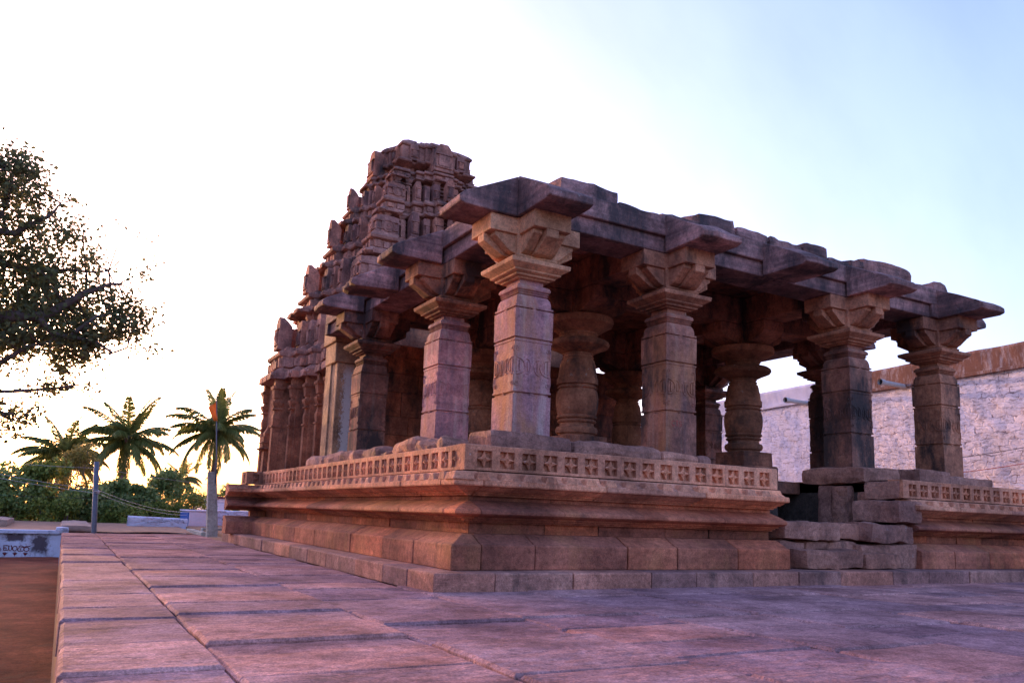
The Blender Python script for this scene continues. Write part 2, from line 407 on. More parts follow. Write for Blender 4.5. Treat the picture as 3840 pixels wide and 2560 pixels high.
def plinth(path, kerb_path, name_tag, solid):
    core = MB()
    for q in solid: core.box(*q)
    P = core.build('plinth', M['core'], T)  # core coloured black so the stair gap reads as shaded
    mb = MB(); swblocks(mb, kerb_path, [(.62, -.03), (.0, -.03), (.0, .175), (.012, .19), (.62, .193)], (.65, 1.45), .006, .010); mb.build('kerb', M['kerb'], P, bevel=.006)
    mb = MB(); swblocks(mb, path, [(.82, .194), (.372, .194), (.368, .30), (.370, .47), (.385, .487), (.42, .492), (.62, .598), (.82, .60)], (.75, 1.5), .007, .012); mb.build('block_course', M['base'], P, bevel=.008)
    mb = MB(); course(mb, path, .60, .73, .775, .02, (.7, 1.3), bul=.012); mb.build('neck_course', M['base'], P, bevel=.01)
    # knife-edged waist moulding, above fillets, as blocks butted along the path
    prof = [(.82, .731), (.70, .731), (.70, .752), (.64, .754), (.64, .776), (.575, .778), (.575, .798), (.50, .806), (.425, .824), (.405, .838), (.405, .866), (.422, .884), (.50, .918), (.62, .962), (.74, 1.0), (.74, 1.05), (.82, 1.05)]
    mb = MB(); swblocks(mb, path, prof, (.9, 1.5)); mb.build('waist_moulding', M['base'], P)
    prof = [(.82, 1.051), (.66, 1.051), (.66, 1.074), (.60, 1.076), (.60, 1.098), (.54, 1.10), (.48, 1.125), (.44, 1.148), (.37, 1.156), (.355, 1.164), (.362, 1.232), (.43, 1.238), (.50, 1.275), (.53, 1.335), (.82, 1.335)]
    mb = MB(); swblocks(mb, path, prof, (1.1, 1.7))
    # dentil bumps on the sloping shoulder
    for i in range(len(path)-1):
        a, b = Vector(path[i]), Vector(path[i+1]); d = b-a; L = d.length; d.normalize(); nr = Vector((d.y, -d.x))
        if L < .8: continue
        x = .36 if i or True else 0
        k = int((L-.7)/.305)
        for q in range(k+1):
            x = .45 + q*(L-.9)/max(k, 1) + random.uniform(-.012, .012)
            hw, tw = .098, .062
            bt = [a+d*(x-hw)+nr*.363, a+d*(x+hw)+nr*.363, a+d*(x+hw)+nr*.62, a+d*(x-hw)+nr*.62]
            tp = [a+d*(x-tw)+nr*.378, a+d*(x+tw)+nr*.378, a+d*(x+tw)+nr*.62, a+d*(x-tw)+nr*.62]
            z1 = 1.318 + random.uniform(-.012, .004)
            mb.tone = random.uniform(-.1, .2)
            mb.hexa([(v.x, v.y, 1.22) for v in bt], [(v.x, v.y, z1) for v in tp])
    mb.build('dentil_cornice', M['lattice'], P, bevel=.01)
    return P

def swblocks(mb, path, prof, lens, gp=.003, jt=.008):
    """sweep in lengths: thin open joints between the stones of each leg; corners are single mitred stones"""
    n = len(path)
    pts = [Vector(q) for q in path]
    segs = []
    cl = .75
    for i in range(n-1):
        a, b = pts[i], pts[i+1]; L = (b-a).length; d = (b-a)/L
        s = 0 if i == 0 else min(cl, L*.5); e = L if i == n-2 else L-min(cl, L*.5)
        x = s
        while x < e-.01:
            x2 = x+random.uniform(*lens)
            if e-x2 < .5: x2 = e
            segs.append([a+d*(x+gp), a+d*(x2-gp)]); x = x2
        if i < n-2:
            c = pts[i+2]; L2 = (c-b).length
            segs.append([b-d*(min(cl, L*.5)-gp), b, b+(c-b)/L2*(min(cl, L2*.5)-gp)])
    for sg in segs:
        mb.tone = random.uniform(-.42, .42)
        j = random.uniform(-jt*.7, jt)
        mb.sweep([(v.x, v.y) for v in sg], [(o+(j if o < .8 else 0), z) for o, z in prof])

LP = [(XE, 0), (0, 0), (0, 11.1), (-.36, 11.1), (-.36, 12.82), (1.5, 12.82)]
P1 = plinth(LP, [(XR, 0), (0, 0), (0, 12.85), (2.6, 12.85)], 'left', [(.82, XE-.25, .82, 12.2, 0, 1.66)])
RPATH = [(XR, 13), (XR, 0), (XQ+.1, 0)]
P2_ = plinth(RPATH, [(XR, 13), (XR, .7)], 'right', [(XQ+.3, XR-.82, .82, 12.2, 0, 1.66)])

# ---- pierced star band
def star_cell(mb, O, d, up, nr, cw, h):
    """one cell of the band: frame round a square recess holding a four-pointed flower; nr points out of the face"""
    def P(a, b, c): return tuple(O + d*a + up*b - nr*c)
    s = .205; x0, x1 = (cw-s)/2, (cw+s)/2; z0 = (h-s)/2 - .012; z1 = z0+s; D = .062
    mb.tone = random.uniform(-.1, .14)
    o = [P(0, 0, 0), P(cw, 0, 0), P(cw, h, 0), P(0, h, 0)]
    i_ = [P(x0, z0, 0), P(x1, z0, 0), P(x1, z1, 0), P(x0, z1, 0)]
    k_ = [P(x0+.006, z0+.006, D), P(x1-.006, z0+.006, D), P(x1-.006, z1-.006, D), P(x0+.006, z1-.006, D)]
    F = [(0, 1, 5, 4), (1, 2, 6, 5), (2, 3, 7, 6), (3, 0, 4, 7), (4, 5, 9, 8), (5, 6, 10, 9), (6, 7, 11, 10), (7, 4, 8, 11), (8, 9, 10, 11)]
    mb.add(o+i_+k_, F)
    cx, cz = (x0+x1)/2, (z0+z1)/2; R1, r1 = .101, .040
    # four petals, each a ridge with two flanks, tip near the frame face
    V = [P(cx, cz, -.004)]; tips = []; 
    for k in range(8):
        an = k*PI/4 + PI/2; r = R1 if k % 2 == 0 else r1
        V.append(P(cx+r*math.cos(an), cz+r*math.sin(an), 0.002 if k % 2 == 0 else .020))
    for k in range(8):
        an = k*PI/4 + PI/2; r = R1 if k % 2 == 0 else r1
        V.append(P(cx+r*math.cos(an)*(1 if k % 2 == 0 else .9), cz+r*math.sin(an)*(1 if k % 2 == 0 else .9), D))
    F = []
    for k in range(8):
        j = (k+1) % 8
        F.append((0, 1+k, 1+j)); F.append((1+k, 9+k, 9+j, 1+j))
    mb.tone += .12
    mb.add(V, F)
    # raised ring and boss in the middle
    V = []; n = 8
    for rr, dd in ((.026, .02), (.030, -.004), (.020, -.006), (.015, .012)):
        for k in range(n): V.append(P(cx+rr*math.cos(2*PI*k/n), cz+rr*math.sin(2*PI*k/n), dd))
    F = [(q*n+k, q*n+(k+1) % n, (q+1)*n+(k+1) % n, (q+1)*n+k) for q in range(3) for k in range(n)]
    mb.add(V, F)

def star_band(parent, a, b, normal, nstones, start_off=.0, pitch=.307, z0=1.352, h=.298, end_caps=(.11, .11), ins=(0, 0), T_=.28):
    mb = MB(); a = Vector((*a, z0)); b = Vector((*b, z0)); d = (b-a); L = d.length; d.normalize(); nr = Vector((*normal, 0)); up = Vector((0, 0, 1))
    n = max(1, int((L-sum(end_caps))/pitch)); cw = (L-sum(end_caps))/n
    brk = set(random.sample(range(2, n-1), min(nstones, max(0, n-4)))) if n > 6 else set()
    for k in range(n):
        j = Vector((0, 0, 0))
        star_cell(mb, a+d*(end_caps[0]+k*cw), d, up, nr, cw, h)
    def slab_q(x0, x1):
        q = [a+d*x0, a+d*x1, a+d*x1+up*h, a+d*x0+up*h]; mb.tone = random.uniform(-.1, .15)
        return [tuple(v) for v in q]
    for x0, x1 in ((0, end_caps[0]), (L-end_caps[1], L)):
        if x1-x0 > .001: mb.add(slab_q(x0, x1), [(0, 1, 2, 3)])
    # body behind the carved face: top, bottom, ends, back (chipped upper arris)
    m = max(2, int(L/.25)); V = []
    for i in range(m+1):
        x = lerp(ins[0], L-ins[1], i/m); dz = -.012*abs(noise.noise((x*3, 7, a.x))) if 0 < i < m else 0
        for q in (a+d*x, a+d*x+up*h, a+d*x+up*(h+.012+dz)-nr*.02, a+d*x+up*(h+.012)-nr*T_, a+d*x-nr*T_): V.append(tuple(q))
    F = []
    for i in range(m):
        for q in range(1, 4): F.append((i*5+q, i*5+q+1, (i+1)*5+q+1, (i+1)*5+q))
        F.append((i*5+4, i*5, (i+1)*5, (i+1)*5+4))
    F += [(0, 1, 2, 3, 4), tuple(m*5+q for q in range(5))]
    mb.tone = .05; mb.add(V, F)
    # dark joint slits between the stones of the band
    for k in sorted(brk):
        x = end_caps[0]+k*cw
        for zz0, zz1, dx in ((0, h*.45, .0), (h*.45, h, .006)):
            mb.tone = -.5
            q0, q1 = a+d*(x-.004+dx)+up*zz0+nr*.0015, a+d*(x+.004+dx)+up*zz0+nr*.0015
            mb.add([tuple(q0), tuple(q1), tuple(q1+up*(zz1-zz0)), tuple(q0+up*(zz1-zz0))], [(0, 1, 2, 3)])
    return mb.build('star_band', M['lattice'], parent)
o3 = .592
star_band(P1, (o3, o3), (XE, o3), (0, -1), 3, ins=(.005, 0))
star_band(P1, (o3, 11.1+o3), (o3, o3), (-1, 0), 7, ins=(0, .30))
star_band(P1, (o3-.36, 11.1+o3), (o3, 11.1+o3), (0, -1), 0, end_caps=(.03, .03), ins=(.005, .005), T_=.15)
star_band(P1, (o3-.36, 12.82-o3+.1), (o3-.36, 11.1+o3), (-1, 0), 0, end_caps=(.05, .05), ins=(0, .005), T_=.15)
star_band(P2_, (XQ, o3), (XR-o3, o3), (0, -1), 3)

# ---- floor and stair well
mb = MB()
mb.box(1.0, XE-.2, 1.0, 12.3, 1.45, FLOOR); mb.box(XQ+.3, XR-1.0, 1.0, 12.3, 1.45, FLOOR)
mb.box(XE-.19, XQ+.29, 3.0, 12.3, 1.43, FLOOR-.012)
mb.build('hall_floor', M['inner'], T, bevel=.015)
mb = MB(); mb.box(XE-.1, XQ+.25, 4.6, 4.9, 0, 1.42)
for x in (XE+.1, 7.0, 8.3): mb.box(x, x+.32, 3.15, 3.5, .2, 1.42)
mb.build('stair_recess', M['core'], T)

# ---- square pillars
def carve(mb, h, z0, z1):
    """raised half-moon and bar carving that wraps every arris of the square block"""
    zc = (z0+z1)/2; r = .145; t = .016
    for k in range(4):
        rot = Matrix.Rotation(k*PI/2, 3, 'Z')
        def W_(x, z, out): return tuple(rot @ Vector((x, -(h+out), z)))
        for sgn in (-1, 1):
            ex = sgn*h; s = -sgn
            arc = []
            for i in range(9):
                a_ = -PI/2 + PI*i/8
                arc.append((ex+s*(.035+.150*math.cos(a_)*1.0), zc-.01+.125*math.sin(a_)))
            pts = [W_(x, z, .004) for x, z in arc]
            mb.tube(pts, t*.8, 5)
            for bx in (.045, .098):
                hh = .105 if bx < .08 else .085
                mb.box3(W_, ex+s*bx, .013, zc-hh, zc+hh*.85)
            # volutes above and below on the arris
            for dz, fl in ((.20, 1), (-.22, -1)):
                sp = []
                for i in range(16):
                    a_ = i/15*2.6*PI; rr = .040*(1-i/19)
                    sp.append((ex+s*(.045+rr*math.cos(a_+PI)), zc+dz+fl*(.045+rr*math.sin(a_))))
                sp = [(ex+s*.012, zc+fl*.135)] + sp
                mb.tube([W_(x, z, .003) for x, z in sp], .0095, 5)
        # small half moons about the face centre
        for s in (-1, 1):
            arc = [(s*(.105-.075*math.cos(-PI/2+PI*i/6)), zc-.01+.115*math.sin(-PI/2+PI*i/6)) for i in range(7)]
            mb.tube([W_(x, z, .004) for x, z in arc], t*.7, 5)
            mb.box3(W_, s*.085, .008, zc-.08, zc+.06)
def box3(s, W_, x, hw, z0, z1):
    b = [W_(x-hw, z0, -.01), W_(x+hw, z0, -.01), W_(x+hw, z0, .018), W_(x-hw, z0, .018)]
    t = [W_(x-hw, z1, -.01), W_(x+hw, z1, -.01), W_(x+hw, z1, .018), W_(x-hw, z1, .018)]
    s.hexa(b, t)
MB.box3 = box3

def make_pillar(mat, capmat):
    mb = MB(); h = .322
    mb.sq(0, 0, [(1.60, h), (2.575, h)])
    mb.sq(0, 0, [(2.575, h-.03), (2.61, h-.03)])
    mb.sq(0, 0, [(2.61, h-.012), (2.618, h), (2.642, h), (2.65, h-.012)])
    mb.sq(0, 0, [(2.65, h-.012), (3.375, h-.008)])
    mb.sq(0, 0, [(3.375, h+.002), (3.405, h+.002)])
    mb.sq(0, 0, [(3.405, h-.026), (3.435, h-.026)])
    mb.sq(0, 0, [(3.435, h+.004), (3.865, h+.008)])
    mb.sq(0, 0, [(3.865, h-.025), (3.888, h-.025)])
    mb.sq(0, 0, [(3.888, h+.004), (3.915, h+.006)])
    mb.sq(0, 0, [(3.915, h-.018), (3.98, h-.022), (4.04, h-.034), (4.085, h-.058), (4.105, h-.085)])
    mb.sq(0, 0, [(4.105, h-.07), (4.118, h-.05), (4.132, h-.07)]); mb.sq(0, 0, [(4.132, h-.075), (4.15, h-.042), (4.168, h-.07)])
    mb.sq(0, 0, [(4.168, h-.06), (4.18, h-.035), (4.205, h-.028), (4.24, h-.042), (4.265, h-.075), (4.275, h-.10)])
    mb.sq(0, 0, [(4.275, h-.115), (4.37, h-.115)])
    carve(mb, h-.010, 2.65, 3.375)
    # leaf points on the shoulder and little lugs in the joints
    for k in range(4):
        rot = Matrix.Rotation(k*PI/2, 3, 'Z')
        for z, x in ((3.877, 0), (2.592, 0)):
            b = [rot @ Vector(v) for v in ((x-.05, -h, z-.012), (x+.05, -h, z-.012), (x+.05, -h+.03, z-.012), (x-.05, -h+.03, z-.012))]
            t = [rot @ Vector(v) for v in ((x-.02, -h, z+.012), (x+.02, -h, z+.012), (x+.02, -h+.03, z+.012), (x-.02, -h+.03, z+.012))]
            mb.hexa([tuple(v) for v in b], [tuple(v) for v in t])
    root = mb.build('square_pillar', mat, T, (0, 0, 0), bevel=.008)
    ab = MB()
    ab.sq(0, 0, [(4.345, .225), (4.345, .275), (4.365, .285), (4.37, .26)])
    ab.sq(0, 0, [(4.37, .27), (4.372, .335), (4.395, .35), (4.402, .32)])
    ab.sq(0, 0, [(4.402, .33), (4.425, .40), (4.445, .41), (4.452, .385)])
    ab.sq(0, 0, [(4.452, .395), (4.515, .505), (4.575, .512), (4.615, .40), (4.62, .38)])
    ab.build('abacus', capmat, root, (0, 0, 0), bevel=.006)
    cb = MB()
    cb.sq(0, 0, [(4.62, .34), (4.655, .36), (4.68, .355)])
    cb.sq(0, 0, [(4.68, .33), (BZ0-.004, .335)])
    L, hw = .79, .315
    for k in range(4):
        rot = Matrix.Rotation(k*PI/2, 3, 'Z')
        def A(P): return [tuple(rot @ Vector(v)) for v in P]
        e = .0015*k
        def ribs(x0, x1, prof):      # profile in (distance out, z)
            n = len(prof); V = A([(x0, -o, z) for o, z in prof] + [(x1, -o, z) for o, z in prof])
            cb.add(V, [tuple(range(n)), tuple(range(2*n-1, n-1, -1))] + [(i, i+n, (i+1) % n+n, (i+1) % n) for i in range(n)])
        ribs(-hw, hw, [(.30, BZ0-.005-e), (L, BZ0-.005-e), (L, 4.985), (.30, 4.985)])
        ribs(-.105, .105, [(.30, 4.984), (L-.004, 4.984), (L-.004, 4.865), (L-.05, 4.84), (.47, 4.69), (.34, 4.682), (.30, 4.70)])
        for s in (-1, 1):
            a, b_ = sorted((s*.118, s*.272))
            ribs(a, b_, [(.30, 4.984), (L-.10, 4.984), (L-.10, 4.925), (L-.16, 4.885), (.44, 4.73), (.36, 4.70), (.30, 4.70)])
            a, b_ = sorted((s*.06, s*.25))
            ribs(a, b_, [(.30, 4.984), (L-.19, 4.984), (.42, 4.79), (.30, 4.74)])
    cb.build('corbel', capmat, root, (0, 0, 0), bevel=.007)
    return root

proto = make_pillar(M['purple'], M['buff'])
spots = [(XS[0], YS[0], 'purple', 'buff', 'mauve corner pillar with pale vertical streaks'), (XS[1], YS[0], 'red', 'buffdark', 'reddish front pillar with painted letters on its lower block'),
         (XS[2], YS[0], 'dark', 'buffdark', None), (XS[3], YS[0], 'buffdark', 'buffdark', None),
         (XS[0], YS[1], 'purple', 'buffdark', 'mauve pillar behind the corner pillar'), (XS[0], YS[2], 'dark', 'dark', 'sooty side pillar next to the white-stained pier'),
         (XS[3], YS[1], 'dark', 'dark', None), (XS[3], YS[2], 'dark', 'dark', None)]
pillars = []
for i, (x, y, ms, mc, lab) in enumerate(spots):
    o = proto if i == 0 else copy_tree(proto, T)
    WL[o.name] = Vector((x, y, 0)); o.location = Vector((x, y, 0)) - WL[T.name]
    if i == 0: pass
    else:
        o.data = o.data.copy(); o.data.materials[0] = M[ms]
        for ch in kids(o): ch.data = ch.data.copy(); ch.data.materials[0] = M[mc]
    if lab: o['label'] = lab
    pillars.append(o)
# painted graffiti letters on the second pillar
mb = MB()
def strokes(mb, lines, mapf, r, n=5):
    for L in lines: mb.tube([mapf(x, y) for x, y in L], r, n)
GL = [[(.9, .85), (.55, 1), (.15, .8), (0, .45), (.2, .1), (.6, 0), (.95, .15)], [(1.3, .95), (2.2, 1.0)], [(1.75, 1.0), (1.75, 0)],
      [(3.3, .9), (2.9, 1), (2.6, .8), (2.75, .55), (3.15, .45), (3.3, .2), (3.0, 0), (2.6, .1)]]
fx0, fy0 = XS[1], YS[0]-.3232
strokes(mb, GL, lambda x, y: (fx0-.20+x*.062, fy0, 2.36+y*.085), .0055)
gp = mb.build('painted_letters', plain('faded_red_paint', (.42, .07, .06), .8, bump=0), pillars[1])

# ---- turned pillars
def make_round():
    mb = MB()
    mb.lathe(0, 0, [(2.40, .35), (2.44, .36), (2.46, .40), (2.50, .415), (2.54, .415), (2.575, .40), (2.60, .345), (2.64, .335), (2.66, .34), (2.675, .375), (2.70, .39), (2.72, .375), (2.735, .345), (2.745, .345), (2.755, .39), (2.785, .405), (2.81, .395), (2.82, .37), (2.84, .385), (2.90, .40), (3.0, .417), (3.1, .425), (3.2, .418), (3.28, .40), (3.315, .385), (3.325, .36), (3.345, .36), (3.355, .395), (3.375, .40), (3.39, .365), (3.42, .365), (3.43, .412), (3.55, .414), (3.56, .39), (3.70, .375), (3.85, .345), (3.92, .33), (3.925, .30), (3.96, .30), (3.965, .315), (3.985, .315), (3.99, .285), (4.03, .285), (4.035, .31), (4.055, .31), (4.06, .28), (4.08, .28)], 36)
    for k in range(8):
        a = k*PI/4
        mb.hexa([(math.cos(a+s)*r, math.sin(a+s)*r, 3.60) for s, r in ((-.24, .37), (.24, .37), (.24, .388), (-.24, .388))], [(math.cos(a+s)*r, math.sin(a+s)*r, 3.86) for s, r in ((-.24, .33), (.24, .33), (.24, .352), (-.24, .352))])
    root = mb.build('turned_pillar', M['lathe'], T, (0, 0, 0), smooth=False)
    for poly in root.data.polygons: poly.use_smooth = len(poly.vertices) == 4
    b = root.modifiers.new('edges', 'EDGE_SPLIT'); b.split_angle = R(32)
    s = MB(); s.sq(0, 0, [(1.60, .52), (2.06, .52), (2.10, .50)]); s.sq(0, 0, [(2.10, .44), (2.40, .43)]); s.build('base_block', M['inner'], root, (0, 0, 0), bevel=.012)
    s = MB(); s.lathe(0, 0, [(4.07, .29), (4.09, .37), (4.12, .43), (4.15, .50), (4.19, .60), (4.235, .628), (4.28, .615), (4.32, .56), (4.33, .38), (4.42, .37), (4.44, .395), (4.47, .395), (4.48, .42), (4.54, .52), (4.61, .63), (4.63, .68), (4.70, .70), (4.76, .69), (4.77, .60)], 40)
    c = s.build('disc_capital', M['lathe'], root, (0, 0, 0), smooth=True); e = c.modifiers.new('edges', 'EDGE_SPLIT'); e.split_angle = R(32)
    s = MB(); s.sq(0, 0, [(4.765, .36), (BZ0-.004, .36)])
    for k in range(4):
        rot = Matrix.Rotation(k*PI/2, 3, 'Z'); prof = [(.30, BZ0-.006-.0015*k), (.95, BZ0-.006-.0015*k), (.95, 5.03), (.86, 4.95), (.55, 4.83), (.30, 4.78)]; n_ = len(prof)
        V = [tuple(rot @ Vector((x, -o, z))) for x in (-.30, .30) for o, z in prof]
        s.add(V, [tuple(range(n_)), tuple(range(2*n_-1, n_-1, -1))] + [(i, i+n_, (i+1) % n_+n_, (i+1) % n_) for i in range(n_)])
    s.build('corbel', M['inner'], root, (0, 0, 0), bevel=.01)
    return root
rp = make_round()
for i, (x, y) in enumerate([(XS[1], YS[1]), (XS[2], YS[1]), (XS[1], YS[2]), (XS[2], YS[2])]):
    o = rp if i == 0 else copy_tree(rp, T)
    WL[o.name] = Vector((x, y, 0)); o.location = Vector((x, y, 0)) - WL[T.name]

# ---- beams
def beam(x0, x1, y0, y1, face, mat='roof'):
    """edge beam: plain upper band proud of a sunk panel; face = outward axis"""
    mb = MB()
    d = .07
    zs = 5.52
    if face == '-y':
        mb.box(x0, x1, y0, y1, zs, BZ1); mb.box(x0, x1, y0+d, y1-.003, BZ0, zs)
        for a in (x0, x1-.22): mb.box(a+.002, a+.218, y0+.003, y0+d+.02, BZ0+.002, zs+.01)
    elif face == '-x':
        mb.box(x0, x1, y0, y1, zs, BZ1); mb.box(x0+d, x1-.003, y0, y1, BZ0, zs)
        for a in (y0, y1-.22): mb.box(x0+.003, x0+d+.02, a+.002, a+.218, BZ0+.002, zs+.01)
    else:
        mb.box(x0, x1, y0, y1, BZ0, BZ1)
    return mb.build('roof_beam', M[mat], T, bevel=.012)
bo = 1.93; bt = 2*p-bo
XB = [bo] + [XS[1]] + [XS[2]] + [2*XC-bo]
segx = [(XS[0]+.36, XS[1]-.01), (XS[1]+.01, XC-.012), (XC+.012, XS[2]-.01), (XS[2]+.01, XS[3]-.36)]
for a, b in segx: beam(a, b, bo, bt, '-y')
for a, b in [(YS[0]+.36, YS[1]-.01), (YS[1]+.01, (YS[1]+YS[2])/2-.01), ((YS[1]+YS[2])/2+.01, YS[2]-.01), (YS[2]+.01, 12.0)]: beam(bo, bt, a, b, '-x')
for x in (XS[0], XS[3]):
    mb = MB(); mb.box(x-.355, x+.355, YS[0]-.385, YS[0]+.355, BZ0+.002, BZ1-.003); mb.build('roof_beam', M['roof'], T, bevel=.012)
for a, b in [(YS[0]+.36, YS[1]-.01), (YS[1]+.01, YS[2]-.01), (YS[2]+.01, 12.0)]: beam(XS[3]-.38, XS[3]+.38, a, b, '')
for y in (YS[1], YS[2]):
    for a, b in [(bt+.005, XS[1]-.01), (XS[1]+.01, XS[2]-.01), (XS[2]+.01, XS[3]-.385)]:
        mb = MB(); mb.box(a, b, y-.32, y+.32, BZ0+.001, BZ1-.02); mb.build('ceiling_beam', M['inner'], T, bevel=.012)
for x in (XS[1], XS[2]):
    for a, b in [(bt+.005, YS[1]-.325), (YS[1]+.325, YS[2]-.325), (YS[2]+.325, 12.0)]:
        mb = MB(); mb.box(x-.32, x+.32, a, b, BZ0+.004, BZ1-.02); mb.build('ceiling_beam', M['inner'], T, bevel=.012)

# ---- eave braces: long stones that taper out past the beam line
def brace(pos, dirv, hw, z_in, tip, lbl=None, rough=.0, droop=0.0, mat='roof', inn=.0):
    """pos: plan point on beam axis; dirv: outward unit vector; tip: distance from axis to the tip"""
    d = Vector((*dirv, 0)); s = Vector((-d.y, d.x, 0)); c = Vector((*pos, 0))
    prof = [(.37+inn, BZ0-.012), (tip-.10, BZ0-.004-droop), (tip, BZ0+.03-droop), (tip+.005, BZ0+.125-droop), (tip-.07, BZ0+.195-droop), (lerp(tip-.07, .37, .5), lerp(BZ0+.195-droop, z_in, .5)), (.37+inn, z_in)]
    # subdivide across for an uneven arris
    m = 7; mb = MB(); V = []; n = len(prof); sd_ = random.uniform(0, 90)
    for i in range(m):
        t = -hw + 2*hw*i/(m-1)
        for o, z in prof:
            q = c + d*o + s*t
            jn = rough*(.6+abs(noise.noise((q.x*2+sd_, q.y*2, z*3))))
            oo = o + (rough*1.6*noise.noise((t*4, z*5, sd_)) if o > .6 else 0); zz = z + (rough*noise.noise((o*3, t*4, sd_+5)) if (z > BZ0+.05) else 0)
            q = c + d*oo + s*t; V.append((q.x, q.y, zz))
    F = [tuple(range(n)), tuple((m-1)*n + i for i in range(n-1, -1, -1))]
    for i in range(m-1):
        for j in range(n): F.append((i*n+j, i*n+(j+1) % n, (i+1)*n+(j+1) % n, (i+1)*n+j))
    mb.add(V, F)
    return mb.build('eave_brace', M[mat], T, bevel=.012)
TIP = p-1.0
ymid = (YS[1]+YS[2])/2
brace((XS[0], YS[0]), (0, -1), .38, BZ1+.03, TIP-.05, rough=.01)
brace((XS[0], YS[0]), (-1, 0), .375, BZ1+.02, TIP, rough=.01)
for x, r_, dr in ((XS[1], .05, .0), (XC, .06, .02), (XS[2], .03, 0), (XS[3], .02, 0)): brace((x, YS[0]), (0, -1), .40, BZ1+.02, TIP, rough=r_, droop=dr)
for y, r_, dr in ((YS[1], .012, 0), (ymid, .05, .05), (YS[2], .03, .0)): brace((XS[0], y), (-1, 0), .40, BZ1+.02, TIP, rough=r_, droop=dr)
for y in (YS[0], YS[1], YS[2]): brace((XS[3], y), (1, 0), .40, BZ1+.01, TIP, rough=.03)

# ---- rough roof slabs
def rock(mb, x0, x1, y0, y1, z0, z1, amp=.04, res=.16, seed=None, rnd=.06, taper=0):
    """one hewn stone: subdivided box with worn arrises and a broken surface"""
    sd_ = random.uniform(0, 99) if seed is None else seed
    nx, ny, nz = [max(2, int(round(L/res))+1) for L in (x1-x0, y1-y0, z1-z0)]
    idx = {}; V = []
    def vid(i, j, k):
        key = (i, j, k)
        if key not in idx:
            x, y, z = lerp(x0, x1, i/nx), lerp(y0, y1, j/ny), lerp(z0, z1, k/nz)
            ext = (i in (0, nx)) + (j in (0, ny)) + (k in (0, nz))
            c = Vector(((x0+x1)/2, (y0+y1)/2, (z0+z1)/2)); q = Vector((x, y, z))
            if ext >= 2:
                sx = rnd*(1 if i == 0 else -1 if i == nx else 0); sy = rnd*(1 if j == 0 else -1 if j == ny else 0); sz = rnd*(1 if k == 0 else -1 if k == nz else 0)
                q += Vector((sx, sy, sz))*(.35 if ext == 2 else .55)
            s = Vector((q.x*2.2+sd_, q.y*2.2, q.z*2.2))
            nv = Vector((noise.noise(s), noise.noise(s+Vector((31, 0, 0))), noise.noise(s+Vector((0, 47, 0)))))
            s2 = s*3.1
            nv += .45*Vector((noise.noise(s2), noise.noise(s2+Vector((31, 0, 0))), noise.noise(s2+Vector((0, 47, 0)))))
            q += nv*amp
            if taper:
                t = (z-z0)/(z1-z0); q.x = lerp(q.x, c.x, taper*(t)); q.y = lerp(q.y, c.y, taper*t)
            V.append(tuple(q)); idx[key] = len(V)-1
        return idx[key]
    F = []
    for i in range(nx):
        for j in range(ny):
            F.append((vid(i, j, 0), vid(i, j+1, 0), vid(i+1, j+1, 0), vid(i+1, j, 0))); F.append((vid(i, j, nz), vid(i+1, j, nz), vid(i+1, j+1, nz), vid(i, j+1, nz)))
    for i in range(nx):
        for k in range(nz):
            F.append((vid(i, 0, k), vid(i+1, 0, k), vid(i+1, 0, k+1), vid(i, 0, k+1))); F.append((vid(i, ny, k), vid(i, ny, k+1), vid(i+1, ny, k+1), vid(i+1, ny, k)))
    for j in range(ny):
        for k in range(nz):
            F.append((vid(0, j, k), vid(0, j, k+1), vid(0, j+1, k+1), vid(0, j+1, k))); F.append((vid(nx, j, k), vid(nx, j+1, k), vid(nx, j+1, k+1), vid(nx, j, k+1)))
    mb.tone = random.uniform(-.2, .2)
    mb.add(V, F)

mb = MB(); mb.box(bo+.25, 2*XC-bo-.2, bo+.25, 12.2, BZ1+.001, BZ1+.09); mb.build('roof_deck', M['inner'], T)
x = bo+.1
zz = [.20, .08, .16, .24, .10, .20]
for x0, x1, zt in [(2.75, 3.9, .23), (3.9, 4.75, .05), (4.75, 5.6, .10), (5.6, 6.5, .30), (6.5, 7.3, .20), (7.3, 8.2, .15), (8.2, 8.9, .24), (8.9, 9.55, .13), (9.55, 10.0, .16), (10.0, 11.5, .30), (11.5, 12.2, .06), (12.2, 12.75, .20)]:
    mb = MB(); rock(mb, x0+.01, x1-.01, bo+.12, bo+2.4, BZ1+.004, BZ1+zt+.05, .05, .14, rnd=.03); mb.build('roof_slab', M['roof'], T)
for y0, y1, zt in [(4.4, 6.4, .12), (6.5, 8.6, .2), (8.7, 10.2, .1), (10.3, 11.9, .1)]:
    mb = MB(); rock(mb, bo+.15, bo+2, y0, y1, BZ1+.004, BZ1+zt, .05, .18, rnd=.03); mb.build('roof_slab', M['roof'], T)

# ---- closed end wall of the hall and the white-stained pier
mb = MB()
z = FLOOR
rowh = [.55, .62, .5, .66, .52, .45, .35]
for k, hgt in enumerate(rowh):
    x = 3.3
    while x < XS[3]-.3:
        x2 = min(x+random.uniform(.8, 1.7), XS[3]-.3)
        mb.tone = random.uniform(-.3, .35)
        if not (6.5 < (x+x2)/2 < 8.3 and k < 5): mb.box(x+.006, x2-.006, 12.1+random.uniform(0, .03), 12.6, z+.004, z+hgt-.004)
        x = x2
    z += hgt
mb.box(6.3, 8.5, 12.55, 13.0, FLOOR, 5.2)
mb.build('end_wall', M['inner'], T, bevel=.012)
mb = MB()
mb.box(2.34, 3.25, 12.06, 12.9, 1.5, 4.62); mb.box(2.30, 3.28, 12.5, 13.0, 1.5, 4.75)
mb.box(2.26, 3.3, 12.02, 12.95, 4.62, 5.15); mb.box(2.20, 3.3, 11.9, 13.0, 5.15, BZ1+.3)
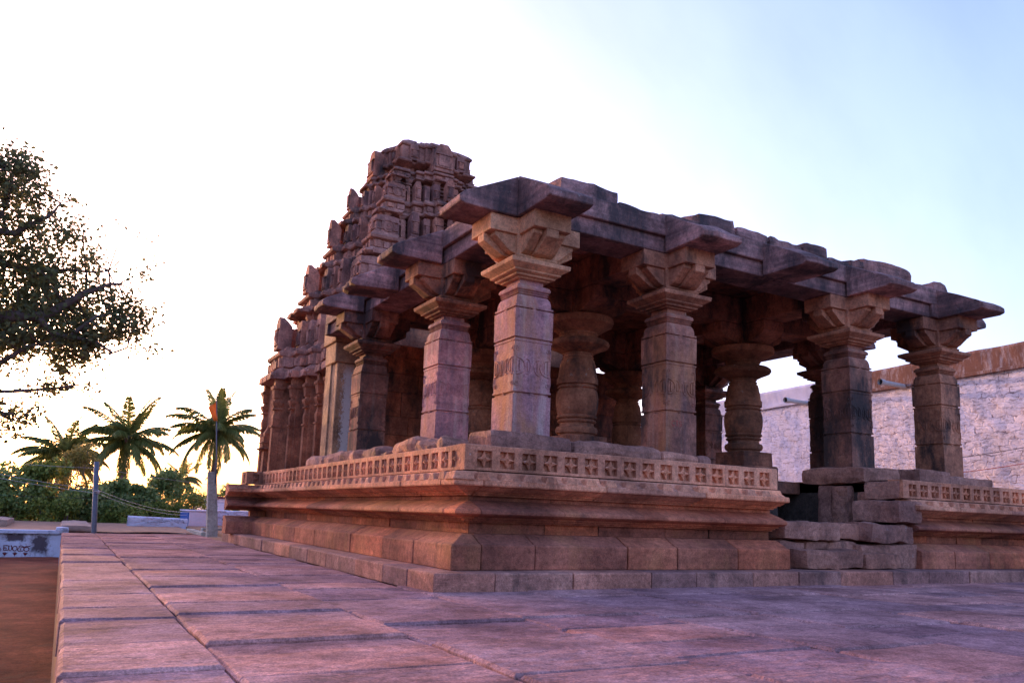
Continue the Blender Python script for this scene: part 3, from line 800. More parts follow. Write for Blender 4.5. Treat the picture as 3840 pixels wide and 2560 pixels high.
o = mb.build('wall_pier', stone('limewashed_pier', (.20, .11, .075), (.28, .155, .10), (.36, .20, .13), soot=.25, grain=.45), T, bevel=.02)
o['label'] = 'tall stone pier at the porch end stained with white lime'
# white splash of lime on the pier front
g_ = G(o.data.materials[0].node_tree); b_ = o.data.materials[0].node_tree.nodes['Principled BSDF']
src = b_.inputs['Base Color'].links[0].from_socket
geo = g_.n('ShaderNodeNewGeometry'); sx = g_.n('ShaderNodeSeparateXYZ'); g_.l(geo.outputs['Position'], sx.inputs[0])
dx = g_.math('ABSOLUTE', g_.math('SUBTRACT', sx.outputs[0], 2.66))
fall = g_.math('SUBTRACT', 1.0, g_.math('MULTIPLY', dx, 3.2), True)
nn = g_.noise(g_.pos((1, 1, .8)), 16, 7, .8)
fac = g_.ramp(g_.math('ADD', g_.math('MULTIPLY', nn, .75), g_.math('MULTIPLY', fall, .32)), [(.53, 0), (.60, 1)])
zf = g_.ramp(g_.math('MULTIPLY', sx.outputs[2], .2), [(.86, 1), (.92, 0)])
g_.l(g_.mix(g_.math('MULTIPLY', fac, zf), src, (.62, .58, .56)), b_.inputs['Base Color'])

# ---- tower (vimana)
YC = 19.7
def plan(c, b, k=1.0):
    r = c*.92; m1 = lerp(c, b, .15); m2 = lerp(c, b, .42); b = lerp(c, b, .78)
    side = [(-c, -c), (-.66*c, -c), (-.66*c, -r), (-.54*c, -r), (-.54*c, -m1), (-.38*c, -m1), (-.38*c, -m2), (-.22*c, -m2), (-.22*c, -b), (.22*c, -b), (.22*c, -m2), (.38*c, -m2), (.38*c, -m1), (.54*c, -m1), (.54*c, -r), (.66*c, -r), (.66*c, -c)]
    P = []
    for q in range(4):
        ca, sa = math.cos(q*PI/2), math.sin(q*PI/2)
        for x, y in side: P.append((XC + k*(x*ca-y*sa), YC + k*(x*sa+y*ca)))
    return P
def tloft(mb, c, b, lv): mb.loft([[(x, y, z) for x, y in plan(c, b, s)] for z, s in lv])

TW = MB(); tloft(TW, 4.2, 5.3, [(-.5, .985), (.3, .985), (.3, 1.05), (1.2, 1.06), (1.25, 1.03), (1.6, 1.03), (1.62, .99), (5.05, .99)])
tower = TW.build('tower', M['wall'], T, bevel=.02)
tower['label'] = 'stepped stone tower behind the porch'
# wall pilasters on the left and back flank
def wallpil(mb, x, y, w_):
    mb.sq(x, y, [(1.6, w_*1.25), (1.9, w_*1.25), (1.92, w_), (3.45, w_*.95)])
    mb.sq(x, y, [(3.45, w_*1.2), (3.52, w_*1.2)]); mb.sq(x, y, [(3.52, w_*.8), (3.62, w_*.95), (3.75, w_*1.02), (3.86, w_*.85), (3.88, w_*.7), (4.02, w_*.7)])
    mb.sq(x, y, [(4.02, w_*1.15), (4.07, w_*1.25), (4.1, w_*.8)]); mb.sq(x, y, [(4.10, w_*.8), (4.2, w_*1.2), (4.26, w_*1.35), (4.32, w_*1.4)])
    mb.sq(x, y, [(4.32, w_*.75), (4.42, w_*.75)]); mb.sq(x, y, [(4.42, w_*1.0), (4.7, w_*1.3), (4.72, w_*1.55), (4.82, w_*1.6)]); mb.sq(x, y, [(4.82, w_), (5.1, w_)])
c, b = 4.2, 5.3
m1, m2 = lerp(c, b, .15), lerp(c, b, .42); b = lerp(c, b, .78)
for (t, s, w_) in [(-.95, c, .13), (-.71, c, .13), (-.50, m1, .12), (-.34, m2, .12), (-.19, b, .13), (.19, b, .13), (.34, m2, .12), (.50, m1, .12), (.71, c, .13), (.95, c, .13)]:
    mb = MB(); wallpil(mb, XC-s+.02, YC+t*c, w_); mb.build('wall_pilaster', M['wall'], tower, bevel=.008)
# two miniature shrine reliefs between the pilasters
for t, s in ((-.60, c*.92), (.0, b)):
    mb = MB(); x, y = XC-s, YC+t*c
    for lv in ([(1.7, .16), (2.7, .15)], [(2.7, .2), (2.76, .32), (2.8, .30)], [(2.8, .22), (2.95, .24), (2.98, .27), (3.02, .2)], [(3.02, .2), (3.15, .21), (3.18, .23), (3.2, .16)], [(3.2, .15), (3.3, .17), (3.45, .08), (3.6, .03)]):
        mb.sq(x, y, lv)
    mb.build('niche_shrine', M['wall'], tower, bevel=.008)

def merlon(mb, t0, t1, s, q, z0, H, th, gable):
    """an upright slab on side q: gabled front, back falling inward like a tooth"""
    ca, sa = math.cos(q*PI/2), math.sin(q*PI/2)
    def P(t, o, z): return (XC + t*ca + o*sa, YC + t*sa - o*ca, z)   # o = outward
    g_ = .034; t0 += g_; t1 -= g_; tc = (t0+t1)/2; hw = (t1-t0)/2
    j = random.uniform(-.02, .02)
    rings = [(1.0, s, s-th, 0), (1.0, s+.012, s-th, .06), (1.0, s-.015, s-th, .10)]
    top = H
    for f, wd, back in gable:
        rings.append((wd, s-.02-.03*f+j, s-.02-th+th*back, top*f))
    R_ = []
    for wd, o1, o0, dz in rings:
        R_.append([P(tc-hw*wd, o1, z0+dz), P(tc+hw*wd, o1, z0+dz), P(tc+hw*wd, o0, z0+dz), P(tc-hw*wd, o0, z0+dz)])
    mb.tone = random.uniform(-.4, .4)
    mb.loft(R_)
    # raised panel and ledge on the face
    if hw > .10:
        for f0, f1, wd, o in ((.14, .52, .56, .05), (.08, .13, .9, .045), (.54, .58, .86, .045)):
            q = [(tc-hw*wd, s-.06), (tc+hw*wd, s-.06), (tc+hw*wd, s+o-.02), (tc-hw*wd, s+o-.02)]
            mb.tone = random.uniform(-.3, .3)
            mb.hexa([P(t, o_, z0+.06+H*f0) for t, o_ in q], [P(t, o_, z0+.06+H*f1) for t, o_ in q])
    # round medallion on the face
    if hw > .2 and random.random() < .55:
        rr = min(hw*.5, .2)
        pts = [P(tc+rr*math.cos(a), s+.03, z0+H*.40+rr*math.sin(a)) for a in [2*PI*i/14 for i in range(15)]]
        mb.tube(pts, .022, 5)
        mb.tube([P(tc, s-.05, z0+H*.40), P(tc, s+.05, z0+H*.40)], [rr*.4, rr*.25], 8)

GA = [(.62, 1.0, .0), (.74, .98, .10), (.83, .88, .28), (.90, .80, .44), (.91, .62, .44), (.97, .52, .55), (1.0, .30, .62)]
GB = [(.70, 1.0, 0), (.80, .96, .1), (.90, .8, .3), (1.0, .62, .5)]
GC = [(.80, 1.0, 0), (.93, .96, .12), (1.0, .8, .3)]
GK = [(.58, 1.0, 0), (.60, 1.14, 0), (.70, 1.16, 0), (.72, 1.0, .04), (.94, .94, .06), (1.0, .45, .2)]
def storey(idx, c, b, z_bot, z_top, c2, b2, z_kap, z_next):
    """slab row standing at z_bot, set-back core, eave and little frieze up to the next row"""
    mb = MB(); tloft(mb, c2*.96, b2*.95, [(z_bot-.03, .97), (z_kap, .965)])
    for zf in (.50, .66, .82):
        zc = lerp(z_bot, z_kap, zf); tloft(mb, c2*.96, b2*.95, [(zc, .96), (zc+.015, 1.01), (zc+.06, 1.01), (zc+.075, .96)])
    pl = plan(c2*.97, b2*.965, 1.0)
    for i in range(len(pl)):
        a, b_ = Vector(pl[i]), Vector(pl[(i+1) % len(pl)]); L = (b_-a).length
        if L < .3: continue
        for t in (.14, .86) if L > .5 else (.5,):
            v = a.lerp(b_, t); ww = .075
            mb.sq(v.x, v.y, [(z_bot, ww), (z_kap-.55*(z_kap-z_bot)*.4, ww*.9)]); zz0 = z_kap-.22*(z_kap-z_bot)
            mb.sq(v.x, v.y, [(zz0, ww*1.5), (zz0+.05, ww*1.6), (zz0+.06, ww)]); mb.sq(v.x, v.y, [(zz0+.06, ww), (zz0+.14, ww*1.7), (z_kap, ww*1.9)])
    st = mb.build('tower_storey', M['tower'], tower, bevel=.006)
    H = z_top-z_bot; sl = MB()
    m1, m2, m3 = lerp(c, b, .18), lerp(c, b, .30), lerp(c, b, .45); th = min(.5, .10*c+.14)
    for q in range(4):
        for t0, t1, s, gb, hh in [(-1, -.66, c, GK, .66), (-.64, -.55, c*.94, GC, .70), (-.54, -.40, m1, GB, .88), (-.38, -.26, m2, GC, .74), (-.25, -.09, m3, GC, .80), (-.085, .085, b, GA, 1.0), (.09, .25, m3, GC, .80), (.26, .38, m2, GC, .74), (.40, .54, m1, GB, .88), (.55, .64, c*.94, GC, .70), (.66, 1, c, GK, .66)]:
            h_ = H*hh*random.uniform(.93, 1.04)
            merlon(sl, t0*c, t1*c, s, q, z_bot, h_, th*(.95 if gb is GA else 1.05), gb)
            if abs(t0+t1) > 1.5: pass
    sl.build('merlon_row', M['tower'], st, bevel=.006)
    # eave, frieze, roll
    ev = MB()
    k = z_kap; hh = z_next - z_kap
    tloft(ev, c2, b2, [(k-.02, .94), (k, 1.05), (k+.09*hh, 1.085), (k+.13*hh, 1.085), (k+.20*hh, 1.045), (k+.34*hh, .985), (k+.36*hh, .955)])
    tloft(ev, c2, b2, [(k+.36*hh, .955), (k+.66*hh, .955)])
    tloft(ev, c2, b2, [(k+.66*hh, .96), (k+.70*hh, 1.0), (k+.80*hh, 1.008), (k+.88*hh, .985), (k+.9*hh, .96), (k+1.0*hh, .95)])
    # frieze of little blocks and figures
    pl = plan(c2, b2, .957)
    for i in range(len(pl)):
        a, b_ = Vector(pl[i]), Vector(pl[(i+1) % len(pl)]); L = (b_-a).length
        if L < .3: continue
        d = (b_-a)/L; nr = Vector((d.y, -d.x)); n_ = max(1, int(L/.26))
        for j in range(n_):
            x = (j+.5)*L/n_; hw = L/n_*random.uniform(.26, .4); o = random.uniform(.05, .11); z0_ = k+.37*hh; z1_ = k+random.uniform(.56, .655)*hh
            q = [a+d*(x-hw)+nr*o, a+d*(x+hw)+nr*o, a+d*(x+hw)-nr*.05, a+d*(x-hw)-nr*.05]
            ev.tone = random.uniform(-.2, .3)
            ev.hexa([(v.x, v.y, z0_) for v in q], [(v.x, v.y, z1_) for v in q])
        # scalloped drip lobes on the eave
        n_ = max(1, int(L/.5))
        for j in range(n_):
            x = (j+.5)*L/n_; hw = L/n_*.36
            q = [a+d*(x-hw)+nr*.42*.35, a+d*(x+hw)+nr*.42*.35, a+d*(x+hw)-nr*.05, a+d*(x-hw)-nr*.05]
            q2 = [a+d*(x-hw*.8)+nr*.06, a+d*(x+hw*.8)+nr*.06, a+d*(x+hw*.8)-nr*.05, a+d*(x-hw*.8)-nr*.05]
            # o scaled so the lobe just stands out of the eave face
            ss = 1.085/.957
            def up(v): return ((v.x-XC)*ss*.985+XC, (v.y-YC)*ss*.985+YC)
            ev.hexa([(*up(v), k+.02*hh) for v in q2], [(*up(v), k+.20*hh) for v in q2])
    ev.build('eave_and_frieze', M['tower'], st, bevel=.01)
    return st
# first eave over the wall
mb = MB(); tloft(mb, 4.35, 5.5, [(5.0, .96), (5.10, 1.0), (5.20, 1.02), (5.32, 1.005), (5.46, .965), (5.48, .945)]); tloft(mb, 4.35, 5.5, [(5.48, .955), (5.85, .955)]); tloft(mb, 4.35, 5.5, [(5.85, .955), (5.90, .975), (6.0, .98), (6.08, .96), (6.10, .94), (6.2, .93)])
pl = plan(4.35, 5.5, .957)
for i in range(len(pl)):
    a, b_ = Vector(pl[i]), Vector(pl[(i+1) % len(pl)]); L = (b_-a).length
    if L < .25: continue
    d = (b_-a)/L; nr = Vector((d.y, -d.x)); n_ = max(1, int(L/.3))
    for j in range(n_):
        x = (j+.5)*L/n_; hw = L/n_*random.uniform(.28, .4); o = random.uniform(.06, .13); z1_ = random.uniform(5.72, 5.84)
        q = [a+d*(x-hw)+nr*o, a+d*(x+hw)+nr*o, a+d*(x+hw)-nr*.05, a+d*(x-hw)-nr*.05]; mb.tone = random.uniform(-.2, .3)
        mb.hexa([(v.x, v.y, 5.49) for v in q], [(v.x, v.y, z1_) for v in q])
    n_ = max(1, int(L/.55))
    for j in range(n_):
        x = (j+.5)*L/n_; hw = L/n_*.4; ss = 1.02/.957
        q2 = [a+d*(x-hw)+nr*.06, a+d*(x+hw)+nr*.06, a+d*(x+hw)-nr*.08, a+d*(x-hw)-nr*.08]
        mb.hexa([((v.x-XC)*ss*.99+XC, (v.y-YC)*ss*.99+YC, 5.06) for v in q2], [((v.x-XC)*ss*.985+XC, (v.y-YC)*ss*.985+YC, 5.30) for v in q2])
mb.build('wall_eave', M['tower'], tower, bevel=.012)
storey(1, 3.98, 5.08, 6.2, 7.45, 3.5, 4.45, 7.5, 8.36)
storey(2, 3.28, 4.24, 8.36, 9.52, 2.85, 3.68, 9.3, 10.25)
storey(3, 2.64, 3.50, 10.25, 11.28, 2.3, 3.08, 11.1, 11.82)
# fourth row and crown
storey(4, 2.10, 2.88, 11.82, 12.70, 1.78, 2.3, 12.72, 13.2)
cr = MB()
tloft(cr, 1.30, 1.75, [(12.9, .9), (13.55, .92)])
tloft(cr, 1.42, 1.86, [(13.50, .9), (13.56, 1.1), (13.63, 1.12), (13.70, 1.04), (13.76, .98)])
tloft(cr, 1.40, 1.80, [(13.76, .98), (14.25, 1.0)])
tloft(cr, 1.40, 1.80, [(14.25, 1.03), (14.33, 1.05), (14.45, .97), (14.58, .84), (14.66, .76), (14.70, .70)])
crown = cr.build('crown', M['tower'], tower, bevel=.02)
mb = MB()
for q in range(4):
    merlon(mb, -.42, .42, 2.12, q, 13.22, 1.10, .75, [(.45, 1.0, 0), (.6, .92, .1), (.75, .85, .2), (.88, .7, .3), (1.0, .4, .45)])
    for t in (-.95, .95): merlon(mb, t-.2, t+.2, 1.56, q, 13.66, .62, .4, GC)
mb.build('crown_niches', M['tower'], crown, bevel=.015)
mb = MB(); mb.box(3.9, XR-3.9, 12.9, YC-4.3, 4.9, 6.1); mb.box(4.6, XR-4.6, 12.9, YC-4.6, 0, 4.9); mb.build('vestibule', M['wall'], T, bevel=.02)

# ================================================================== LOOSE STONES
def loose(name, label, box, group, mat='rubble', amp=.05, res=.14, rz=0, taper=0.0, rnd=.07):
    x0, x1, y0, y1, z0, z1 = box; cx, cy = (x0+x1)/2, (y0+y1)/2
    mb = MB(); rock(mb, x0-cx, x1-cx, y0-cy, y1-cy, 0, z1-z0, amp, res, taper=taper, rnd=rnd)
    o = mb.build(name, M[mat], None, (cx, cy, z0)); o.rotation_euler.z = R(rz)
    return tag(o, label, 'stone', group)
g1 = 'rough stones lying along the edge of the porch'
loose('rough_stone', 'hewn corner stone under the front of the mauve corner pillar', (1.33, 2.62, 1.36, 2.1, 1.655, 1.95), g1, amp=.03, res=.12, rnd=.05)
loose('rough_stone', 'longest rough slab lying between the two front pillars', (2.66, 4.28, 1.38, 2.0, 1.67, 1.93), g1, amp=.04, res=.12)
loose('rough_stone', 'low rough block in front of the pillar with red letters', (4.30, 5.05, 1.42, 1.84, 1.665, 1.87), g1, amp=.03)
loose('rough_stone', 'smallest stone at the right foot of the pillar with red letters', (5.07, 5.34, 1.45, 1.83, 1.665, 1.86), g1, amp=.02, res=.09)
ls = [(2.45, 3.55, 1.93, 'rounded boulder right of the second side pillar base, beside the corner stone'), (3.58, 4.62, 1.99, 'rounded boulder left of the second side pillar base'),
      (4.66, 5.16, 1.84, 'small flat chip between the boulders on the porch side'), (5.2, 6.28, 1.95, 'squarish boulder in front of the sooty side pillar'),
      (6.32, 7.5, 1.94, 'broken block left of the sooty side pillar foot'), (7.55, 8.6, 1.97, 'dark angular block below the white-stained pier'), (8.65, 10.1, 1.96, 'leftmost long rough block at the foot of the white-stained pier')]
for y0, y1, zt, lab in ls: loose('rough_stone', lab, (1.15, 1.85, y0, y1, 1.67, zt), g1, amp=.06, rnd=.09)

# ruined right-hand stair side
g2 = 'broken blocks by the ruined stair'
loose('pedestal_slab', 'thick lime-spotted slab under the third front pillar', (8.95, 10.0, 1.46, 2.85, 1.61, 1.93), None, amp=.03, rnd=.05)['category'] = 'stone slab'
B_ = [('squared block on the pedestal between the third and fourth front pillars', (10.2, 11.15, 1.2, 1.85, 1.66, 1.95), .025, .0),
      ('flat brown block under the fourth front pillar', (11.16, 12.6, 1.25, 2.1, 1.665, 1.87), .035, 0),
      ('dark rough block at the broken end of the right star band', (8.76, 9.3, .66, 1.33, 1.335, 1.635), .03, 0),
      ('sloping rough block at the broken end of the right dentil cornice', (8.46, 9.1, .44, 1.36, .93, 1.29), .035, 0),
      ('brownish upright stone at the back of the ruined pedestal face', (8.96, 9.4, 2.17, 2.5, .90, 1.6), .03, 0),
      ('tallest upright pitted stone in the middle of the ruined pedestal face', (8.92, 9.4, 1.79, 2.15, .90, 1.6), .05, 0),
      ('narrow upright stone right of the black gap in the pedestal face', (8.93, 9.35, 1.36, 1.60, .92, 1.47), .04, 0),
      ('long tooled block lying across the upper stair gap', (5.95, 7.25, .60, 1.2, .61, .89), .035, 0),
      ('small dark block wedged at the right of the upper stair gap', (7.3, 7.8, .68, 1.3, .63, .89), .035, 0),
      ('rounded block at the broken end of the right waist moulding', (7.72, 8.88, .47, 1.3, .60, .905), .045, 0),
      ('reddish small block in the middle of the stair gap', (6.55, 7.05, .70, 1.2, .47, .605), .02, 0),
      ('grey wedge block beside the plinth end in the stair gap', (5.95, 6.5, .68, 1.2, .40, .59), .04, 0),
      ('half hidden block behind the two cracked stair blocks', (7.08, 7.7, .70, 1.3, .36, .61), .04, 0),
      ('angular dark-ended block of the cracked pair on the stair kerb', (6.12, 7.42, .34, .95, .195, .48), .03, 0),
      ('squared right-hand block of the cracked pair on the stair kerb', (7.44, 8.30, .32, .9, .195, .44), .022, 0),
      ('large slanting block starting the right plinth course', (7.62, 8.95, .50, 1.2, .195, .58), .03, 0)]
for lab, bx, am, rz in B_: loose('fallen_block', lab, bx, g2, amp=am*1.15, rz=random.uniform(-3.5, 3.5) if bx[5] < 1 else 0, rnd=.03, res=.11).rotation_euler.y = R(random.uniform(-2, 2)) if bx[5] < 1 else 0
mb = MB(); rock(mb, 9.2, 10.1, 1.45, 2.9, .1, 1.6, .03, .2); mb.build('pedestal_core', M['core'], T)
mb = MB(); rock(mb, XE-.1, 8.9, 1.32, 4.5, -.02, .50, .03, .3); mb.build('stair_fill', M['core'], T)

# ================================================================== RIGHT WALL
M['ww1'] = whitewash('whitewash_stained', (.80, .74, .80), (.38, .24, .19), .55, 0)
M['ww2'] = whitewash('whitewash_clean', (.66, .68, .86), (.42, .40, .46), .15, 0)
M['cope1'] = whitewash('brown_stained_coping', (.20, .095, .065), (.50, .44, .44), .75, 0, brick=False, rub=9)
M['cope2'] = whitewash('limed_coping', (.54, .55, .68), (.45, .42, .45), .15, 0, brick=False)
XW = 22.0
def cw_wall(name, y0, y1, zc0, zc1, zt0, zt1, wm, cm, label):
    e = empty(name, (XW, (y0+y1)/2, -.1), label, 'wall')
    ny = int((y1-y0)/.11); nz = 52; mb = MB(); V = []
    for j in range(ny+1):
        y = lerp(y0, y1, j/ny); zc = lerp(zc0, zc1, j/ny)
        for k in range(nz+1):
            z = lerp(-.5, zc, k/nz)
            V.append((XW - .02 - .03*noise.noise((9, y*1.6, z*2.6)) - .022*noise.noise((3, y*4, z*7)), y, z))
    F = [(j*(nz+1)+k, j*(nz+1)+k+1, (j+1)*(nz+1)+k+1, (j+1)*(nz+1)+k) for j in range(ny) for k in range(nz)]
    mb.add(V, F)
    b0 = [(XW+.6, y0, -.5), (XW+.6, y1, -.5), (XW+.6, y1, zc1), (XW+.6, y0, zc0), (XW-.01, y0, -.5), (XW-.01, y1, -.5), (XW-.01, y1, zc1), (XW-.01, y0, zc0)]
    mb.add(b0, [(0, 1, 2, 3), (0, 3, 7, 4), (1, 5, 6, 2), (3, 2, 6, 7)])
    mb.build('masonry', wm, e, smooth=True)
    mb = MB(); n_ = int((y1-y0)/.25); V = []
    pf = lambda zc, zt: [(XW+.6, zc), (XW-.14, zc), (XW-.14, zc+.10), (XW-.06, zc+.12), (XW-.06, zt-.12), (XW-.02, zt-.03), (XW+.2, zt), (XW+.6, zt-.05)]
    for j in range(n_+1):
        y = lerp(y0, y1, j/n_)
        for x_, z_ in pf(lerp(zc0, zc1, j/n_), lerp(zt0, zt1, j/n_)): V.append((x_ + .02*noise.noise((y*1.5, z_*3, 1)), y, z_ + .03*noise.noise((y*.8, z_, x_))))
    F = [(j*8+k, j*8+(k+1) % 8, (j+1)*8+(k+1) % 8, (j+1)*8+k) for j in range(n_) for k in range(8)] + [tuple(range(8)), tuple(n_*8+k for k in range(8))]
    mb.add(V, F); mb.build('coping', cm, e, bevel=0)
    return e
wA = cw_wall('compound_wall', .4, 12.2, 6.03, 5.72, 6.93, 6.52, M['ww1'], M['cope1'], 'tall whitewashed rubble wall with brown stained coping, nearest on the right')
wB = cw_wall('compound_wall', 12.21, 25, 5.72, 5.42, 6.50, 6.15, M['ww2'], M['cope2'], 'bluish white rubble wall with clean coping seen between the porch pillars')
M['pipe'] = plain('dull_pvc', (.42, .40, .38), .5, var=.15)
M['holeshade'] = plain('pipe_inside_shade', (.02, .02, .02), .9, bump=0)  # black colour painted for the shade inside an open pipe
for wq, y, z, L in ((wA, 9.45, 5.80, 1.25), (wB, 13.75, 5.66, 1.1)):
    mb = MB(); mb.tube([(XW+.05, y, z), (XW-L, y+.02, z+.02), (XW-L-.12, y+.02, z+.02)], [.085, .085, .085], 14, cap=False)
    mb.tube([(XW-L+.06, y+.02, z+.02), (XW-L-.13, y+.02, z+.02)], [.108, .108], 14, cap=False)
    pi_ = mb.build('drain_pipe', M['pipe'], wq, smooth=True)
    mb = MB(); mb.tube([(XW-L-.05, y+.02, z+.02), (XW-L-.06, y+.02, z+.02)], [.084, .084], 14); mb.build('pipe_mouth_shade', M['holeshade'], pi_)  # added disc across the bore, painted as the shaded hollow
M['blackwire'] = plain('black_cable', (.02, .02, .022), .6, bump=0); M['redwire'] = plain('red_cable', (.40, .08, .05), .6, bump=0)
for nm, a, b, z0, z1, mt, lab in (('black', 8.6, 3.0, 3.1, 3.78, 'blackwire', 'thin black cable sagging along the stained white wall'), ('red', 8.6, 3.0, 2.62, 3.30, 'redwire', 'thin red cable sagging along the stained white wall, below the black one')):
    mb = MB(); mb.tube([(XW-.3, lerp(a, b, t/12), lerp(z0, z1, t/12) - .08*math.sin(PI*t/12)) for t in range(13)], .011, 5)
    tag(mb.build('wall_cable', M[mt]), lab, 'cable', 'cables along the right wall')

# ================================================================== LEFT BACKGROUND
M['wwL'] = whitewash('blue_white_limewash', (.60, .63, .76), (.12, .075, .085), .62, 0, brick=False, rub=5)
def mould(m, cx, cz, hx, hz):
    nt = m.node_tree; g = G(nt); b = nt.nodes['Principled BSDF']; src = b.inputs['Base Color'].links[0].from_socket
    geo = g.n('ShaderNodeNewGeometry'); sp = g.n('ShaderNodeSeparateXYZ'); g.l(geo.outputs['Position'], sp.inputs[0])
    ax = g.math('DIVIDE', g.math('ABSOLUTE', g.math('SUBTRACT', sp.outputs[0], cx)), hx); az = g.math('DIVIDE', g.math('ABSOLUTE', g.math('SUBTRACT', sp.outputs[2], cz)), hz)
    d = g.math('ADD', g.math('MAXIMUM', ax, az), g.math('MULTIPLY', g.math('SUBTRACT', g.noise(g.pos(), 9, 7, .7), .5), 1.5))
    g.l(g.mix(g.ramp(d, [(.55, .95), (1.15, 0)]), src, (.085, .06, .07)), b.inputs['Base Color'])
mould(M['wwL'], -4.0, -.52, .26, .34)
mould(M['wwL'], -4.65, -.33, .30, .14)
M['mud'] = plain('mud_roof', (.34, .18, .11), .95, var=.3, scale=4, bump=.6)
M['mudp'] = plain('mud_parapet', (.36, .24, .19), .95, var=.3, scale=5, bump=.7)
M['maroon'] = plain('maroon_paint', (.16, .02, .025), .7, bump=0)
B = empty('village_shrine', (-6, 22, -3.2), 'low flat-roofed limewashed building with maroon lettering below the terrace edge', 'building')
mb = MB(); mb.box(-14, -3.27, 20.6, 30.5, -3.2, -.22); mb.box(-3.26, 1.0, 21.2, 30.5, -3.2, -.24)
mb.build('wall', M['wwL'], B, bevel=.03)
mb = MB(); mb.box(-14.05, -3.5, 20.52, 20.9, -.22, -.10, .01); mb.build('ledge', M['wwL'], B, bevel=.02)
mb = MB(); nx, ny = 40, 24; V = []
for j in range(ny+1):
    for i in range(nx+1):
        x, y = lerp(-14, .6, i/nx), lerp(20.8, 30.3, j/ny); V.append((x, y, -.12 + .006*(y-20.8) + .025*noise.noise((x*.8, y*.8, 2))))
mb.add(V, [(j*(nx+1)+i, j*(nx+1)+i+1, (j+1)*(nx+1)+i+1, (j+1)*(nx+1)+i) for j in range(ny) for i in range(nx)])
mb.build('roof', M['mud'], B, smooth=True)
for bx, mt in (((-3.62, -3.24, 20.50, 20.95, -.21, .02), 'wwL'), ((-3.5, -2.62, 21.0, 27.5, -.2, .06), 'mudp'), ((-9.2, -5.05, 23.5, 28.5, -.2, .12), 'mudp')):
    mb = MB(); rock(mb, *bx, .04, .3); mb.build('parapet', M[mt], B)
# lettering and lotus row (painted relief)
lx = lambda x, y: (-5.01 + x*.001256, 20.594, -.553 - (y-900)*.001256)
LET = [[(60, 925), (120, 912), (195, 930)], [(85, 940), (72, 985), (85, 1030), (125, 1025), (135, 990), (110, 965), (88, 985)], [(125, 1025), (165, 1030), (182, 990), (180, 935)], [(178, 960), (188, 1020), (222, 1038), (246, 1005), (242, 950), (222, 912)],
       [(305+46*math.cos(a), 985+56*math.sin(a)) for a in [2*PI*i/12 for i in range(13)]],
       [(470, 930), (430, 918), (390, 930), (385, 958), (425, 968), (468, 955)], [(380, 975), (364, 1015), (385, 1048), (430, 1040), (432, 1005), (410, 1000)], [(430, 1040), (470, 1046), (494, 1010), (490, 960), (470, 930)],
       [(548+54*math.cos(a), 1000+48*math.sin(a)) for a in [2*PI*i/12 for i in range(13)]], [(498, 945), (545, 932), (600, 935), (622, 918)],
       [(-60, 960), (-20, 940), (5, 985), (32, 1018), (18, 1042), (-15, 1035)], [(-150, 1000), (-110, 950), (-70, 990), (-95, 1035), (-140, 1030)]]
mb = MB(); strokes(mb, LET, lx, .013, 6); mb.build('painted_lettering', M['maroon'], B)
for cx in (115, 320, 535):
    mb = MB()
    for a in (-60, -35, -12, 12, 35, 60):
        t = R(a); mb.tube([lx(cx, 1150), lx(cx+52*math.sin(t)*.6, 1120-18*math.cos(t)), lx(cx+60*math.sin(t), 1108-42*math.cos(t))], [.006, .012, .003], 5)
    mb.tube([lx(cx, 1172), lx(cx, 1130)], .007, 5)
    mb.build('lotus_motif', M['maroon'], B)

M['steel'] = plain('blue_grey_pole', (.13, .15, .19), .5, var=.2, bump=.1)
M['conc'] = stone('old_concrete', (.20, .17, .16), (.28, .24, .225), (.36, .31, .29), streak=(.42, .36, .34), streak_amt=.5, grain=.5)
e = empty('utility_pole', (-2.67, 17.5, -3.2), 'leaning blue-grey metal pole with wires at the terrace end', 'pole')
mb = MB(); mb.tube([(-2.42, 17.5, -3.2), (-2.67, 17.5, -.04), (-2.8, 17.5, 1.93)], [.075, .07, .066], 12); mb.build('shaft', M['steel'], e, smooth=True)
mb = MB(); mb.tube([(-2.78, 17.44, 1.1), (-2.72, 17.40, 1.1), (-2.66, 17.40, 1.08)], .016, 6); mb.lathe(-2.66, 17.40, [(1.05, .02), (1.07, .035), (1.11, .035), (1.13, .015)], 10); mb.build('insulator', plain('porcelain', (.5, .42, .40), .3, bump=0), e)
def wire(name, pts_, label, r=.006, mt='blackwire', sag=.15, group='overhead wires'):
    mb = MB(); P = [Vector(q) for q in pts_]; out = []
    for i in range(len(P)-1):
        for t in range(10): 
            u = t/10; q = P[i].lerp(P[i+1], u); q.z -= sag*4*u*(1-u); out.append(tuple(q))
    out.append(tuple(P[-1])); mb.tube(out, r, 4)
    return tag(mb.build(name, M[mt]), label, 'wire', group)
M['palewire'] = plain('aluminium_wire', (.45, .44, .42), .4, bump=0)
wire('overhead_wire', [(-9, 18.6, 2.35), (-2.70, 17.42, 1.14), (1.05, 27.9, .5)], 'upper of the twin pale wires running through the insulator to the blue-sided house', .006, 'palewire')
wire('overhead_wire', [(-9, 18.6, 2.22), (-2.70, 17.42, 1.05), (1.05, 27.9, .38)], 'lower of the twin pale wires running through the insulator to the blue-sided house', .006, 'palewire')
wire('overhead_wire', [(-9, 18.2, 2.2), (-2.78, 17.5, 1.75), (6, 27.9, 1.6)], 'pale wire leaving the head of the metal pole', .005, 'palewire')
wire('overhead_wire', [(-12, 24, .95), (5.4, 27, .98)], 'dark level wire crossing in front of the bushes', .007, 'blackwire', .05)

